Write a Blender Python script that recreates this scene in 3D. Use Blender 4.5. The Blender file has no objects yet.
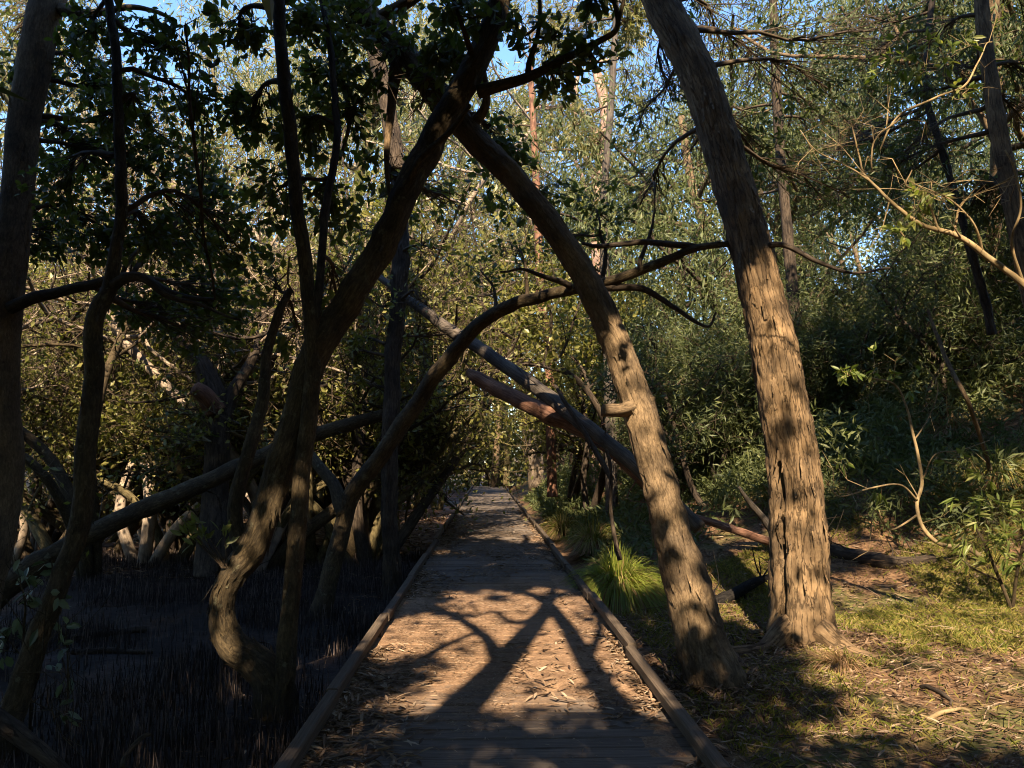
import bpy, math, random
import numpy as np
from mathutils import Vector, Matrix, Euler

# ------------------------------------------------------------------ camera, sky, sun, exposure
SC = bpy.context.scene
COL = SC.collection
FPX = 770.0
CAM_Z = 1.5
cam_d = bpy.data.cameras.new('camera')
cam = bpy.data.objects.new('camera', cam_d)
COL.objects.link(cam)
cam_d.sensor_width = 36.0
cam_d.lens = FPX / 1024.0 * 36.0
cam_d.clip_start = 0.05
cam_d.clip_end = 1500.0
cam.location = (0, 0, CAM_Z)
cam.rotation_euler = (math.radians(90 + 5.86), 0, math.radians(-1.8))
SC.camera = cam

SUN_EL, SUN_AZ = 40.0, -4.0          # elevation; degrees to the right of straight behind the camera
_e, _a = math.radians(SUN_EL), math.radians(SUN_AZ)
SUN = np.array([math.sin(_a) * math.cos(_e), -math.cos(_a) * math.cos(_e), math.sin(_e)])   # towards the sun

world = bpy.data.worlds.new("World")
SC.world = world
world.use_nodes = True
wn = world.node_tree
wn.nodes.clear()
sky = wn.nodes.new('ShaderNodeTexSky')
sky.sky_type = 'NISHITA'
sky.sun_disc = False
sky.sun_elevation = math.radians(SUN_EL)
sky.sun_rotation = math.pi - _a
sky.air_density = 1.3
sky.dust_density = 0.3
sky.ozone_density = 2.5
bgn = wn.nodes.new('ShaderNodeBackground')
bgn.inputs['Strength'].default_value = 0.10
wout = wn.nodes.new('ShaderNodeOutputWorld')
tint_n = wn.nodes.new('ShaderNodeMix')                 # clear winter air: a deeper blue
tint_n.data_type = 'RGBA'
tint_n.blend_type = 'MULTIPLY'
tint_n.inputs['Factor'].default_value = 1.0
tint_n.inputs['B'].default_value = (0.74, 0.88, 1.08, 1)
wn.links.new(sky.outputs[0], tint_n.inputs['A'])
wn.links.new(tint_n.outputs['Result'], bgn.inputs[0])
wn.links.new(bgn.outputs[0], wout.inputs[0])

sun_d = bpy.data.lights.new('sun', 'SUN')
sun_o = bpy.data.objects.new('sun', sun_d)
COL.objects.link(sun_o)
sun_d.energy = 5.0
sun_d.angle = math.radians(0.53)
sun_d.color = (1.0, 0.80, 0.56)
sun_o.rotation_euler = Vector((-SUN[0], -SUN[1], -SUN[2])).to_track_quat('-Z', 'Y').to_euler()
sun_o.location = (-2, -20, 30)

SC.view_settings.view_transform = 'Standard'
SC.view_settings.look = 'None'
SC.view_settings.exposure = 2.0
SC.view_settings.gamma = 1.0
SC.view_settings.use_curve_mapping = False
SC.render.engine = 'CYCLES'
SC.cycles.max_bounces = 4
SC.cycles.diffuse_bounces = 2
SC.cycles.glossy_bounces = 1
SC.cycles.transmission_bounces = 2
SC.cycles.use_denoising = True
SC.cycles.filter_width = 1.05
SC.cycles.sample_clamp_indirect = 4.0
SC.cycles.caustics_reflective = False
SC.cycles.caustics_refractive = False

# ------------------------------------------------------------------ helpers: pixel rays, noise
RM = np.array(Euler(cam.rotation_euler).to_matrix())
CP = np.array([0.0, 0.0, CAM_Z])


def ray(px, py):
    return RM @ np.array([(px - 512) / FPX, (384 - py) / FPX, -1.0])


def at(px, py, Y):
    d = ray(px, py)
    return CP + d * (Y / d[1])


def on_z(px, py, z):
    d = ray(px, py)
    return CP + d * ((z - CAM_Z) / d[2])


def project(P):
    q = (np.atleast_2d(P) - CP) @ RM
    return 512 + FPX * q[:, 0] / -q[:, 2], 384 - FPX * q[:, 1] / -q[:, 2], -q[:, 2]


def in_frame(P, m=40):
    x, y, d = project(P)
    return (d > 0.1) & (x > -m) & (x < 1024 + m) & (y > -m) & (y < 768 + m)


_T = np.random.default_rng(5).random(65536).astype(np.float64)


def _h(i, j, k):
    return _T[(i * 73856093 ^ j * 19349663 ^ k * 83492791) & 65535]


def vnoise(P):
    P = np.asarray(P, float)
    I = np.floor(P).astype(np.int64)
    F = P - I
    F = F * F * (3 - 2 * F)
    i, j, k = I[..., 0], I[..., 1], I[..., 2]
    x, y, z = F[..., 0], F[..., 1], F[..., 2]
    r = 0
    for a in (0, 1):
        for b in (0, 1):
            for c in (0, 1):
                w = (x if a else 1 - x) * (y if b else 1 - y) * (z if c else 1 - z)
                r = r + w * _h(i + a, j + b, k + c)
    return r


def fbm(P, o=3):
    P = np.asarray(P, float)
    r, a, t = 0, 1.0, 0
    for q in range(o):
        r = r + a * vnoise(P * (2.03 ** q) + 17.3 * q)
        t += a
        a *= 0.5
    return r / t


def unit(v):
    v = np.asarray(v, float)
    return v / np.maximum(np.linalg.norm(v, axis=-1, keepdims=True), 1e-9)


def sstep(a, b, x):
    t = np.clip((np.asarray(x, float) - a) / (b - a), 0, 1)
    return t * t * (3 - 2 * t)


# ------------------------------------------------------------------ mesh collector
class MB:
    def __init__(self):
        self.V, self.F4, self.F3 = [], [], []
        self.bk, self.n = [], 0

    def add(self, V, Q=None, T=None, bk=None, tint=0.5, mi=0, smooth=True):
        V = np.asarray(V, float)
        if len(V) == 0:
            return self
        self.V.append(V)
        self.bk.append(np.asarray(bk, float) if bk is not None else V)
        for F, lst in ((Q, self.F4), (T, self.F3)):
            if F is not None and len(F):
                F = np.asarray(F, np.int64)
                t = np.broadcast_to(np.asarray(tint, float), (len(F),)) if np.ndim(tint) == 0 or len(tint) == len(F) else np.full(len(F), 0.5)
                lst.append((F + self.n, t, np.full(len(F), mi), np.full(len(F), smooth)))
        self.n += len(V)
        return self

    def build(self, name, mats, parent=None, origin=(0, 0, 0)):
        me = bpy.data.meshes.new(name)
        V = np.concatenate(self.V) - np.asarray(origin, float)
        bk = np.concatenate(self.bk)
        me.vertices.add(len(V))
        me.vertices.foreach_set('co', V.astype(np.float32).ravel())
        loops, tot, tint, mi, sm = [], [], [], [], []
        for lst, k in ((self.F4, 4), (self.F3, 3)):
            for F, t, m, s in lst:
                loops.append(F.ravel()); tot.append(np.full(len(F), k)); tint.append(t); mi.append(m); sm.append(s)
        loops = np.concatenate(loops); tot = np.concatenate(tot)
        me.loops.add(len(loops))
        me.loops.foreach_set('vertex_index', loops.astype(np.int32))
        me.polygons.add(len(tot))
        st = np.concatenate([[0], np.cumsum(tot)[:-1]])
        me.polygons.foreach_set('loop_start', st.astype(np.int32))
        me.polygons.foreach_set('loop_total', tot.astype(np.int32))
        me.polygons.foreach_set('material_index', np.concatenate(mi).astype(np.int32))
        me.polygons.foreach_set('use_smooth', np.concatenate(sm).astype(bool))
        a = me.attributes.new('tint', 'FLOAT', 'FACE')
        a.data.foreach_set('value', np.concatenate(tint).astype(np.float32))
        b = me.attributes.new('bk', 'FLOAT_VECTOR', 'POINT')
        b.data.foreach_set('vector', bk.astype(np.float32).ravel())
        for m in (mats if isinstance(mats, (list, tuple)) else [mats]):
            me.materials.append(m)
        me.update(calc_edges=True)
        o = bpy.data.objects.new(name, me)
        COL.objects.link(o)
        if parent is not None:
            o.parent = parent
        else:
            o.location = origin
        return o


def tag(o, label=None, cat=None, group=None, kind=None):
    for k, v in (('label', label), ('category', cat), ('group', group), ('kind', kind)):
        if v:
            o[k] = v
    return o


def empty(name, loc, label, cat, group=None):
    o = bpy.data.objects.new(name, None)
    COL.objects.link(o)
    o.location = loc
    o.empty_display_size = 0.2
    return tag(o, label, cat, group)


def copy_tree(o, loc, rz, sc, label):
    r = o.copy()
    COL.objects.link(r)
    r.location, r.rotation_euler, r.scale = loc, (0, 0, rz), (sc, sc, sc)
    r['label'] = label
    for ch in list(o.children):
        c = ch.copy()
        COL.objects.link(c)
        c.parent = r
    return r


# ------------------------------------------------------------------ shapes
def spline(P, R, n):
    P, R = np.asarray(P, float), np.asarray(R, float)
    k = len(P)
    Pe = np.vstack([2 * P[0] - P[1], P, 2 * P[-1] - P[-2]])
    t = np.linspace(0, k - 1 - 1e-6, n)
    i = t.astype(int)
    f = (t - i)[:, None]
    a, b, c, d = Pe[i], Pe[i + 1], Pe[i + 2], Pe[i + 3]
    Q = 0.5 * (2 * b + (c - a) * f + (2 * a - 5 * b + 4 * c - d) * f ** 2 + (3 * b - a - 3 * c + d) * f ** 3)
    return Q, np.interp(t, np.arange(k), R)


def tube(P, R, sides=12, n=None, grooves=(), knots=0, rough=0.06, seed=0, fiss=0.0, flare=0.0, flare_h=0.5, cap=True, rscale=3.0, wiggle=0.0):
    """A bent tapering limb: verts, quads, tris, bark coordinates."""
    n = n or max(4, len(P) * 5)
    C, R = spline(P, R, n)
    s = np.concatenate([[0], np.cumsum(np.linalg.norm(np.diff(C, axis=0), axis=1))])
    if wiggle:
        q = np.stack([s * 1.7, np.full(n, seed * 3.1), np.zeros(n)], 1)
        w = np.stack([fbm(q + 5), fbm(q + 50), fbm(q + 90)], 1) - 0.5
        C = C + w * wiggle * np.minimum(1, s / max(s[-1] * 0.1, 1e-6))[:, None] * np.minimum(1, (s[-1] - s) / max(s[-1] * 0.1, 1e-6))[:, None]
    T = unit(np.gradient(C, axis=0))
    u = np.cross(T[0], [0.13, 1.0, 0.21]); u = unit(u)
    U = [u]
    for i in range(1, n):
        u = U[-1] - T[i] * np.dot(U[-1], T[i])
        U.append(unit(u))
    U = np.array(U)
    W = np.cross(T, U)
    th = np.linspace(0, 2 * math.pi, sides, endpoint=False)
    cs, sn = np.cos(th), np.sin(th)
    rm = float(np.mean(R))
    BK = np.stack([np.broadcast_to(rm * cs, (n, sides)), np.broadcast_to(rm * sn, (n, sides)), np.broadcast_to(s[:, None], (n, sides))], -1)
    so = np.array([seed * 7.7, seed * 3.3, seed * 1.9])
    k = (fbm(BK * rscale / max(rm, .03) * 0.35 * np.array([1, 1, .35]) + so, 3) - 0.5) * 2 * rough
    if fiss:
        f = fbm(BK * np.array([34, 34, 5.0]) + so, 3)
        k = k + fiss * (np.abs(f - 0.5) * 4 - 0.6) * 0.02 / max(rm, .05)
    if flare:
        lob = 0.55 + 0.45 * np.sin(th * 5 + seed) * np.sin(th * 2 + seed * 1.7)
        k = k + flare * np.exp(-s / flare_h)[:, None] * (0.5 + lob)[None, :]
    kr = np.random.default_rng(seed * 31 + 7)
    for q in range(knots):
        s0, t0, am, sz = kr.uniform(.1, .9) * s[-1], kr.uniform(0, 6.28), kr.uniform(.10, .34), kr.uniform(.35, .8) * rm
        da = np.abs((th - t0 + math.pi) % (2 * math.pi) - math.pi) * rm
        dist = np.sqrt(da[None, :] ** 2 + ((s[:, None] - s0) * .7) ** 2) / sz
        k = k + am * np.exp(-dist ** 2) - am * .7 * np.exp(-(dist * 3) ** 2)
    k = k + 0.10 * (fbm(np.stack([s * 1.3 / max(rm, .05) * .12, s * 0 + seed, s * 0], 1), 3) - .5)[:, None]
    for gd, s0, s1, dep, wd in grooves:
        nrm = cs[None, :, None] * U[:, None, :] + sn[None, :, None] * W[:, None, :]
        ang = np.arccos(np.clip(nrm @ unit(np.array(gd, float)), -1, 1))
        ang = ang + .10 * (fbm(np.stack([s * 5, s * 0, s * 0 + dep], 1), 2) - .5)[:, None]
        k = k - dep * np.exp(-(ang / wd) ** 2) * (sstep(s0, s0 + .25, s) * (1 - sstep(s1 - .5, s1, s)))[:, None]
    rr = R[:, None] * (1 + k)
    V = C[:, None, :] + rr[..., None] * (cs[None, :, None] * U[:, None, :] + sn[None, :, None] * W[:, None, :])
    V = V.reshape(-1, 3)
    i = np.arange(n - 1)[:, None] * sides
    j = np.arange(sides)[None, :]
    j2 = (j + 1) % sides
    Q = np.stack([i + j, i + j2, i + sides + j2, i + sides + j], -1).reshape(-1, 4)
    tris = None
    BKf = BK.reshape(-1, 3)
    if cap:
        V = np.vstack([V, C[-1] + T[-1] * R[-1] * 0.3, C[0]])
        e, b = len(V) - 2, len(V) - 1
        jj = np.arange(sides)
        top = (n - 1) * sides
        tris = np.vstack([np.stack([top + jj, top + (jj + 1) % sides, np.full(sides, e)], 1),
                          np.stack([(jj + 1) % sides, jj, np.full(sides, b)], 1)])
        BKf = np.vstack([BKf, [0, 0, s[-1]], [0, 0, 0]])
    return V, Q, tris, BKf, C, R


def prisms(A, B, ra, rb):
    """Many thin three-sided twigs at once."""
    A, B = np.atleast_2d(A), np.atleast_2d(B)
    n = len(A)
    ra = np.broadcast_to(ra, (n,)); rb = np.broadcast_to(rb, (n,))
    T = unit(B - A)
    u = unit(np.cross(T, np.array([0.31, 0.17, 0.93]) + np.zeros((n, 3))))
    w = np.cross(T, u)
    V = []
    for X, r in ((A, ra), (B, rb)):
        for a in (0, 2.094, 4.189):
            V.append(X + r[:, None] * (math.cos(a) * u + math.sin(a) * w))
    V = np.stack(V, 1).reshape(-1, 3)
    o = np.arange(n)[:, None] * 6
    Q = np.concatenate([o + np.array([0, 1, 4, 3]), o + np.array([1, 2, 5, 4]), o + np.array([2, 0, 3, 5])])
    return V, Q


def leaf_faces(P, D, L, W, rng, six=True, fold=0.25, flat=0.0, droop=0.0):
    """Leaves: base points P, directions D, lengths L, widths W. Returns verts, quads, leaves' index per quad."""
    n = len(P)
    D = unit(D)
    N = rng.normal(size=(n, 3))
    N[:, 2] += flat * 3
    N = unit(N - D * np.sum(N * D, 1, keepdims=True))
    S = np.cross(D, N)
    L = np.broadcast_to(L, (n,))[:, None]
    W = np.broadcast_to(W, (n,))[:, None] * 0.5
    tip = P + D * L
    tip[:, 2] -= droop * L[:, 0]
    if six:
        m1, m2 = P + D * L * 0.3, P + D * L * 0.68
        m2[:, 2] -= droop * L[:, 0] * 0.4
        up = N * W * fold
        V = np.stack([P, m1 + S * W * 0.92 + up, m2 + S * W * 0.85 + up, tip, m2 - S * W * 0.85 + up, m1 - S * W * 0.92 + up], 1).reshape(-1, 3)
        o = np.arange(n)[:, None] * 6
        Q = np.concatenate([o + np.array([0, 1, 2, 3]), o + np.array([3, 4, 5, 0])])
        return V, Q, np.concatenate([np.arange(n)] * 2)
    m = P + D * L * 0.45 + N * W * fold
    V = np.stack([P, m + S * W, tip, m - S * W], 1).reshape(-1, 3)
    o = np.arange(n)[:, None] * 4
    return V, o + np.array([0, 1, 2, 3]), np.arange(n)


# ------------------------------------------------------------------ where the canopy lets the sun through
_LIT = []          # (point, radius) that a gap in the canopy keeps in the sun


def lit(p, r):
    _LIT.append((np.asarray(p, float), r))


_SU = unit(np.cross(SUN, [0, 0, 1.0]))
_SW = np.cross(_SU, SUN)
_G = None
GR, GO = 0.05, 30.0


_DARK = []         # (point, radius) that the canopy keeps in shade
_K = None


def dark(p, r):
    _DARK.append((np.asarray(p, float), r))


def _bake(lst):
    n = int(2 * GO / GR)
    g = np.full((n, n), 1e9)
    for p, r in lst:
        u, v, w = p @ _SU, p @ _SW, p @ SUN
        k = int(r / GR) + 1
        ci, cj = int((u + GO) / GR), int((v + GO) / GR)
        a, b_, c, d_ = max(ci - k, 0), min(ci + k + 1, n), max(cj - k, 0), min(cj + k + 1, n)
        if b_ <= a or d_ <= c:
            continue
        ii, jj = np.mgrid[a:b_, c:d_]
        m_ = np.hypot(ii - ci, jj - cj) * GR <= r
        g[a:b_, c:d_] = np.where(m_, np.minimum(g[a:b_, c:d_], w), g[a:b_, c:d_])
    return g


def bake_lit():
    global _G, _K
    _G, _K = _bake(_LIT), _bake(_DARK)


def shade_ok(P, margin=0.2):
    """False where a leaf at P would put a kept sun gap in shade."""
    u, v, w = P @ _SU, P @ _SW, P @ SUN
    i = np.clip(((u + GO) / GR).astype(int), 0, _G.shape[0] - 1)
    j = np.clip(((v + GO) / GR).astype(int), 0, _G.shape[0] - 1)
    return (w < _G[i, j] + margin) | (w > _K[i, j] + .3)


# ------------------------------------------------------------------ materials
def newmat(name):
    m = bpy.data.materials.new(name)
    m.use_nodes = True
    nt = m.node_tree
    nt.nodes.clear()
    out = nt.nodes.new('ShaderNodeOutputMaterial')
    b = nt.nodes.new('ShaderNodeBsdfPrincipled')
    nt.links.new(b.outputs[0], out.inputs[0])
    return m, nt, b, out


def N(nt, t, **kw):
    n = nt.nodes.new(t)
    for k, v in kw.items():
        if k in n.inputs.keys():
            n.inputs[k].default_value = v
        else:
            setattr(n, k, v)
    return n


def ramp(nt, fac, stops, interp='LINEAR'):
    r = nt.nodes.new('ShaderNodeValToRGB')
    r.color_ramp.interpolation = interp
    while len(r.color_ramp.elements) < len(stops):
        r.color_ramp.elements.new(0.5)
    for e, (p, c) in zip(r.color_ramp.elements, stops):
        e.position = p
        e.color = (*c, 1) if len(c) == 3 else c
    nt.links.new(fac, r.inputs[0])
    return r.outputs[0]


def mixc(nt, a, b, fac, mode='MIX'):
    m = nt.nodes.new('ShaderNodeMix')
    m.data_type = 'RGBA'
    m.blend_type = mode
    for s, v in ((m.inputs['Factor'], fac), (m.inputs['A'], a), (m.inputs['B'], b)):
        if hasattr(v, 'is_linked'):
            nt.links.new(v, s)
        else:
            s.default_value = v if isinstance(v, (int, float)) else (*v, 1)
    return m.outputs['Result']


def bark_mat(name, dark, mid, light, across=22, along=5, bump=0.5, crack=0.6, lichen=None, lich_amt=0.55):
    dark, mid, light = (tuple(v * .62 for v in c) for c in (dark, mid, light))
    m, nt, b, out = newmat(name)
    a = N(nt, 'ShaderNodeAttribute', attribute_name='bk')
    mp = N(nt, 'ShaderNodeMapping')
    mp.inputs['Scale'].default_value = (across * 1.8, across * 1.8, along * 1.3)
    nt.links.new(a.outputs['Vector'], mp.inputs[0])
    n1 = N(nt, 'ShaderNodeTexNoise', Scale=1.0, Detail=8.0, Roughness=0.72, Distortion=0.4)
    nt.links.new(mp.outputs[0], n1.inputs['Vector'])
    mp2 = N(nt, 'ShaderNodeMapping')
    mp2.inputs['Scale'].default_value = (across * .75, across * .75, along * .32)
    nt.links.new(a.outputs['Vector'], mp2.inputs[0])
    vo = N(nt, 'ShaderNodeTexVoronoi', feature='DISTANCE_TO_EDGE', Scale=1.0)
    mx = N(nt, 'ShaderNodeVectorMath', operation='ADD')
    sc = N(nt, 'ShaderNodeVectorMath', operation='SCALE')
    sc.inputs['Scale'].default_value = 1.1
    nt.links.new(n1.outputs['Color'], sc.inputs[0])
    nt.links.new(mp2.outputs[0], mx.inputs[0]); nt.links.new(sc.outputs[0], mx.inputs[1])
    nt.links.new(mx.outputs[0], vo.inputs['Vector'])
    col = ramp(nt, n1.outputs['Fac'], [(0.3, dark), (0.5, mid), (0.72, light)])
    ck = ramp(nt, vo.outputs['Distance'], [(0.0, (1 - crack,) * 3), (0.055, (1, 1, 1))])
    col = mixc(nt, col, ck, 1.0, 'MULTIPLY')
    n2 = N(nt, 'ShaderNodeTexNoise', Scale=3.2, Detail=5.0, Roughness=0.6)
    nt.links.new(a.outputs['Vector'], n2.inputs['Vector'])
    v2 = ramp(nt, n2.outputs['Fac'], [(0.32, (0.5, 0.5, 0.53)), (0.68, (1.42, 1.36, 1.26))])
    col = mixc(nt, col, v2, 1.0, 'MULTIPLY')
    if lichen:
        n3 = N(nt, 'ShaderNodeTexNoise', Scale=7.0, Detail=7.0, Roughness=0.7)
        nt.links.new(a.outputs['Vector'], n3.inputs['Vector'])
        f = ramp(nt, n3.outputs['Fac'], [(lich_amt, (0, 0, 0)), (lich_amt + 0.12, (1, 1, 1))])
        col = mixc(nt, col, lichen, f)
    nt.links.new(col, b.inputs['Base Color'])
    b.inputs['Roughness'].default_value = 0.9
    b.inputs['Specular IOR Level'].default_value = 0.2
    h = N(nt, 'ShaderNodeMath', operation='MULTIPLY_ADD')
    h.inputs[1].default_value = 0.6
    nt.links.new(n1.outputs['Fac'], h.inputs[0])
    nt.links.new(ck, h.inputs[2])
    bp = N(nt, 'ShaderNodeBump', Strength=bump, Distance=0.012)
    nt.links.new(h.outputs[0], bp.inputs['Height'])
    nt.links.new(bp.outputs[0], b.inputs['Normal'])
    return m


def leaf_mat(name, cols, transl=0.35, rough=0.42, spec=0.4):
    """Each leaf's own colour from its tint value."""
    m, nt, b, out = newmat(name)
    a = N(nt, 'ShaderNodeAttribute', attribute_name='tint')
    k = len(cols)
    c = ramp(nt, a.outputs['Fac'], [(i / max(k - 1, 1), q) for i, q in enumerate(cols)])
    nt.links.new(c, b.inputs['Base Color'])
    b.inputs['Roughness'].default_value = rough
    b.inputs['Specular IOR Level'].default_value = spec
    t = N(nt, 'ShaderNodeBsdfTranslucent')
    tc = mixc(nt, c, (1.25, 1.3, 0.55), 1.0, 'MULTIPLY')
    nt.links.new(tc, t.inputs[0])
    mx = N(nt, 'ShaderNodeMixShader')
    mx.inputs[0].default_value = transl
    nt.links.new(b.outputs[0], mx.inputs[1]); nt.links.new(t.outputs[0], mx.inputs[2])
    nt.links.new(mx.outputs[0], out.inputs[0])
    return m


B_FOREST = bark_mat('bark_red_gum', (.15, .098, .053), (.25, .17, .095), (.35, .255, .15), 30, 8, 1.0, .5)
B_LEAN = bark_mat('bark_leaning', (.10, .07, .04), (.21, .15, .09), (.34, .255, .155), 34, 16, .8, .3)
B_MANG = bark_mat('bark_mangrove', (.035, .026, .016), (.085, .064, .036), (.18, .135, .075), 34, 14, .8, .3, (.13, .12, .075), .58)
B_DARK = bark_mat('bark_dark', (.035, .026, .02), (.085, .065, .048), (.15, .12, .09), 26, 7, .9, .5)
B_PALE = bark_mat('bark_pale', (.22, .17, .13), (.42, .34, .26), (.56, .47, .38), 10, 2.5, .3, .2)
B_PINK = bark_mat('bark_pink', (.30, .17, .12), (.50, .33, .25), (.58, .45, .38), 9, 2.2, .3, .15)
B_OLIVE = bark_mat('bark_olive', (.07, .06, .032), (.17, .14, .07), (.32, .27, .14), 22, 9, .5, .3)
B_GREY = bark_mat('dead_grey_wood', (.06, .05, .042), (.13, .11, .092), (.24, .21, .18), 40, 3, .5, .5)
B_RED = bark_mat('dead_red_wood', (.11, .05, .032), (.27, .14, .09), (.42, .26, .19), 30, 4, .7, .45)
B_BURNT = bark_mat('burnt_wood', (.008, .007, .006), (.02, .017, .015), (.05, .045, .04), 30, 9, .9, .5)
B_TWIG = bark_mat('twig_bark', (.06, .045, .03), (.12, .09, .06), (.2, .15, .1), 30, 8, .1, .1)
B_STRAW = bark_mat('straw_branch', (.26, .18, .09), (.40, .30, .16), (.52, .42, .26), 30, 8, .1, .1)

L_MANG = leaf_mat('leaf_mangrove', [(.045, .062, .017), (.07, .092, .025), (.105, .125, .034), (.145, .155, .045)], .45)
L_OLIVE = leaf_mat('leaf_olive', [(.065, .078, .02), (.13, .138, .034), (.19, .18, .05), (.25, .215, .075)], .45)
L_EUC = leaf_mat('leaf_eucalypt', [(.07, .085, .035), (.12, .13, .05), (.18, .17, .06), (.24, .20, .07)], .38)
L_BRIGHT = leaf_mat('leaf_bright', [(.06, .075, .016), (.12, .125, .028), (.18, .17, .04), (.25, .215, .06)], .42)
L_BLUE = leaf_mat('leaf_bluegreen', [(.045, .06, .026), (.08, .10, .04), (.12, .14, .052), (.16, .17, .065)], .38, .5, .3)
L_LIME = leaf_mat('leaf_lime', [(.09, .13, .025), (.15, .19, .04), (.20, .23, .06), (.24, .24, .08)], .45)
L_SAGE = leaf_mat('leaf_sage', [(.06, .085, .05), (.09, .12, .075), (.12, .15, .09)], .25)
L_LITTER = leaf_mat('leaf_litter', [(.05, .03, .02), (.125, .078, .047), (.22, .15, .095), (.33, .26, .19)], .1, .7, .2)
L_GRASS = leaf_mat('grass_blade', [(.09, .115, .02), (.175, .18, .038), (.29, .24, .07), (.38, .29, .14)], .35, .6, .2)
L_TUSS = leaf_mat('tussock_blade', [(.13, .18, .025), (.20, .235, .04), (.28, .29, .065)], .4, .5, .3)
L_STRAW = leaf_mat('straw_blade', [(.16, .09, .045), (.25, .155, .085), (.34, .23, .13)], .25, .7, .2)
L_ROOT = leaf_mat('breathing_root', [(.010, .0075, .0065), (.026, .019, .017), (.07, .053, .048), (.17, .13, .115)], .0, .7, .3)


# ------------------------------------------------------------------ terrain
def terr(x, y):
    x, y = np.asarray(x, float), np.asarray(y, float)
    P = np.stack([x, y, np.zeros_like(x + y)], -1)
    big = fbm(P * 0.35, 3) - 0.5
    fine = fbm(P * 1.7 + 9, 3) - 0.5
    left = -0.42 + 0.12 * big + 0.07 * fine
    right = -0.27 + 0.22 * big + 0.12 * fine
    edge = 1.55 + 1.4 * sstep(11.5, 6.0, y)
    rise = np.maximum(0, x - edge)
    up = sstep(7.5, 13.0, y) * (0.62 * rise / (1 + 0.03 * rise)) + 0.10 * np.maximum(0, x - 3.5) * (1 - sstep(7.5, 13, y))
    right = right + up * (0.9 + 0.4 * big)
    k = sstep(-0.6, 0.9, x)
    z = left * (1 - k) + right * k
    z = z + 0.02 * np.maximum(0, -x - 26)
    z = np.where((x > -1.2) & (x < 1.35) & (y < 60), np.minimum(z, -0.3), z)
    return z


def gp(x, y, dz=0.0):
    return np.array([x, y, float(terr(x, y)) + dz])


def ground_y(px, py, lift=0.0):
    """How far down the pixel's ray the ground lies."""
    Y = np.arange(3.0, 45, .05)
    d = ray(px, py)
    p = CP + d * (Y / d[1])[:, None]
    h = np.nonzero(p[:, 2] <= terr(p[:, 0], p[:, 1]) + lift)[0]
    return float(Y[h[0]]) if len(h) else 45.0


def axis(lo, hi, clo, chi, fine, grow=1.12):
    c = list(np.arange(clo, chi + 1e-6, fine))
    s, x = fine, clo
    a = []
    while x > lo:
        s *= grow; x -= s; a.append(x)
    s, x = fine, chi
    b = []
    while x < hi:
        s *= grow; x += s; b.append(x)
    return np.array(a[::-1] + c + b)


gx = axis(-700, 700, -7, 8, 0.09)
gy = axis(-60, 1100, 2.5, 14, 0.09)
GX, GY = np.meshgrid(gx, gy)
GZ = terr(GX, GY)
GZ = np.where((np.abs(GX) > 120) | (GY > 160), np.minimum(GZ, 25), GZ)
nx, ny = len(gx), len(gy)
i = (np.arange(ny - 1)[:, None] * nx + np.arange(nx - 1)[None, :]).ravel()
m, nt, b, out = newmat('ground')
geo = N(nt, 'ShaderNodeNewGeometry')
sep = N(nt, 'ShaderNodeSeparateXYZ')
nt.links.new(geo.outputs['Position'], sep.inputs[0])
na = N(nt, 'ShaderNodeTexNoise', Scale=0.9, Detail=4.0, Roughness=0.6)
nb = N(nt, 'ShaderNodeTexNoise', Scale=14.0, Detail=6.0, Roughness=0.7)
nc = N(nt, 'ShaderNodeTexNoise', Scale=55.0, Detail=4.0, Roughness=0.7)
nd = N(nt, 'ShaderNodeTexNoise', Scale=0.55, Detail=3.0)
for q in (na, nb, nc, nd):
    nt.links.new(geo.outputs['Position'], q.inputs['Vector'])
mud = ramp(nt, nb.outputs['Fac'], [(0.3, (.006, .004, .0035)), (0.55, (.014, .0095, .0075)), (0.8, (.035, .022, .015))])
soil = ramp(nt, nb.outputs['Fac'], [(0.3, (.045, .026, .015)), (0.5, (.125, .074, .04)), (0.72, (.25, .16, .09))])
soil2 = ramp(nt, nc.outputs['Fac'], [(0.35, (.6, .55, .5)), (0.65, (1.25, 1.2, 1.15))])
soil = mixc(nt, soil, soil2, 1.0, 'MULTIPLY')
moss = ramp(nt, nb.outputs['Fac'], [(0.3, (.035, .045, .012)), (0.7, (.13, .14, .04))])
mf = ramp(nt, na.outputs['Fac'], [(0.48, (0, 0, 0)), (0.60, (.75, .75, .75))])
right = mixc(nt, soil, moss, mf)
# far off, the left bank is dry litter too
fy = N(nt, 'ShaderNodeMapRange')
fy.inputs['From Min'].default_value = 13.0; fy.inputs['From Max'].default_value = 18.0
nt.links.new(sep.outputs['Y'], fy.inputs[0])
ad = N(nt, 'ShaderNodeMath', operation='MULTIPLY')
nt.links.new(fy.outputs[0], ad.inputs[0]); nt.links.new(nd.outputs['Fac'], ad.inputs[1])
rufous = mixc(nt, soil, (.20, .10, .08), 0.4)
left = mixc(nt, mud, rufous, ad.outputs[0])
fx = N(nt, 'ShaderNodeMapRange')
fx.inputs['From Min'].default_value = -0.4; fx.inputs['From Max'].default_value = 0.4
nt.links.new(sep.outputs['X'], fx.inputs[0])
nt.links.new(mixc(nt, left, right, fx.outputs[0]), b.inputs['Base Color'])
b.inputs['Roughness'].default_value = 0.85
b.inputs['Specular IOR Level'].default_value = 0.25
rgh = ramp(nt, na.outputs['Fac'], [(0.4, (.5, .5, .5)), (0.55, (.9, .9, .9))])
nt.links.new(mixc(nt, rgh, (.88, .88, .88), fx.outputs[0]), b.inputs['Roughness'])
bp = N(nt, 'ShaderNodeBump', Strength=0.8, Distance=0.03)
nt.links.new(nb.outputs['Fac'], bp.inputs['Height'])
nt.links.new(bp.outputs[0], b.inputs['Normal'])
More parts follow.
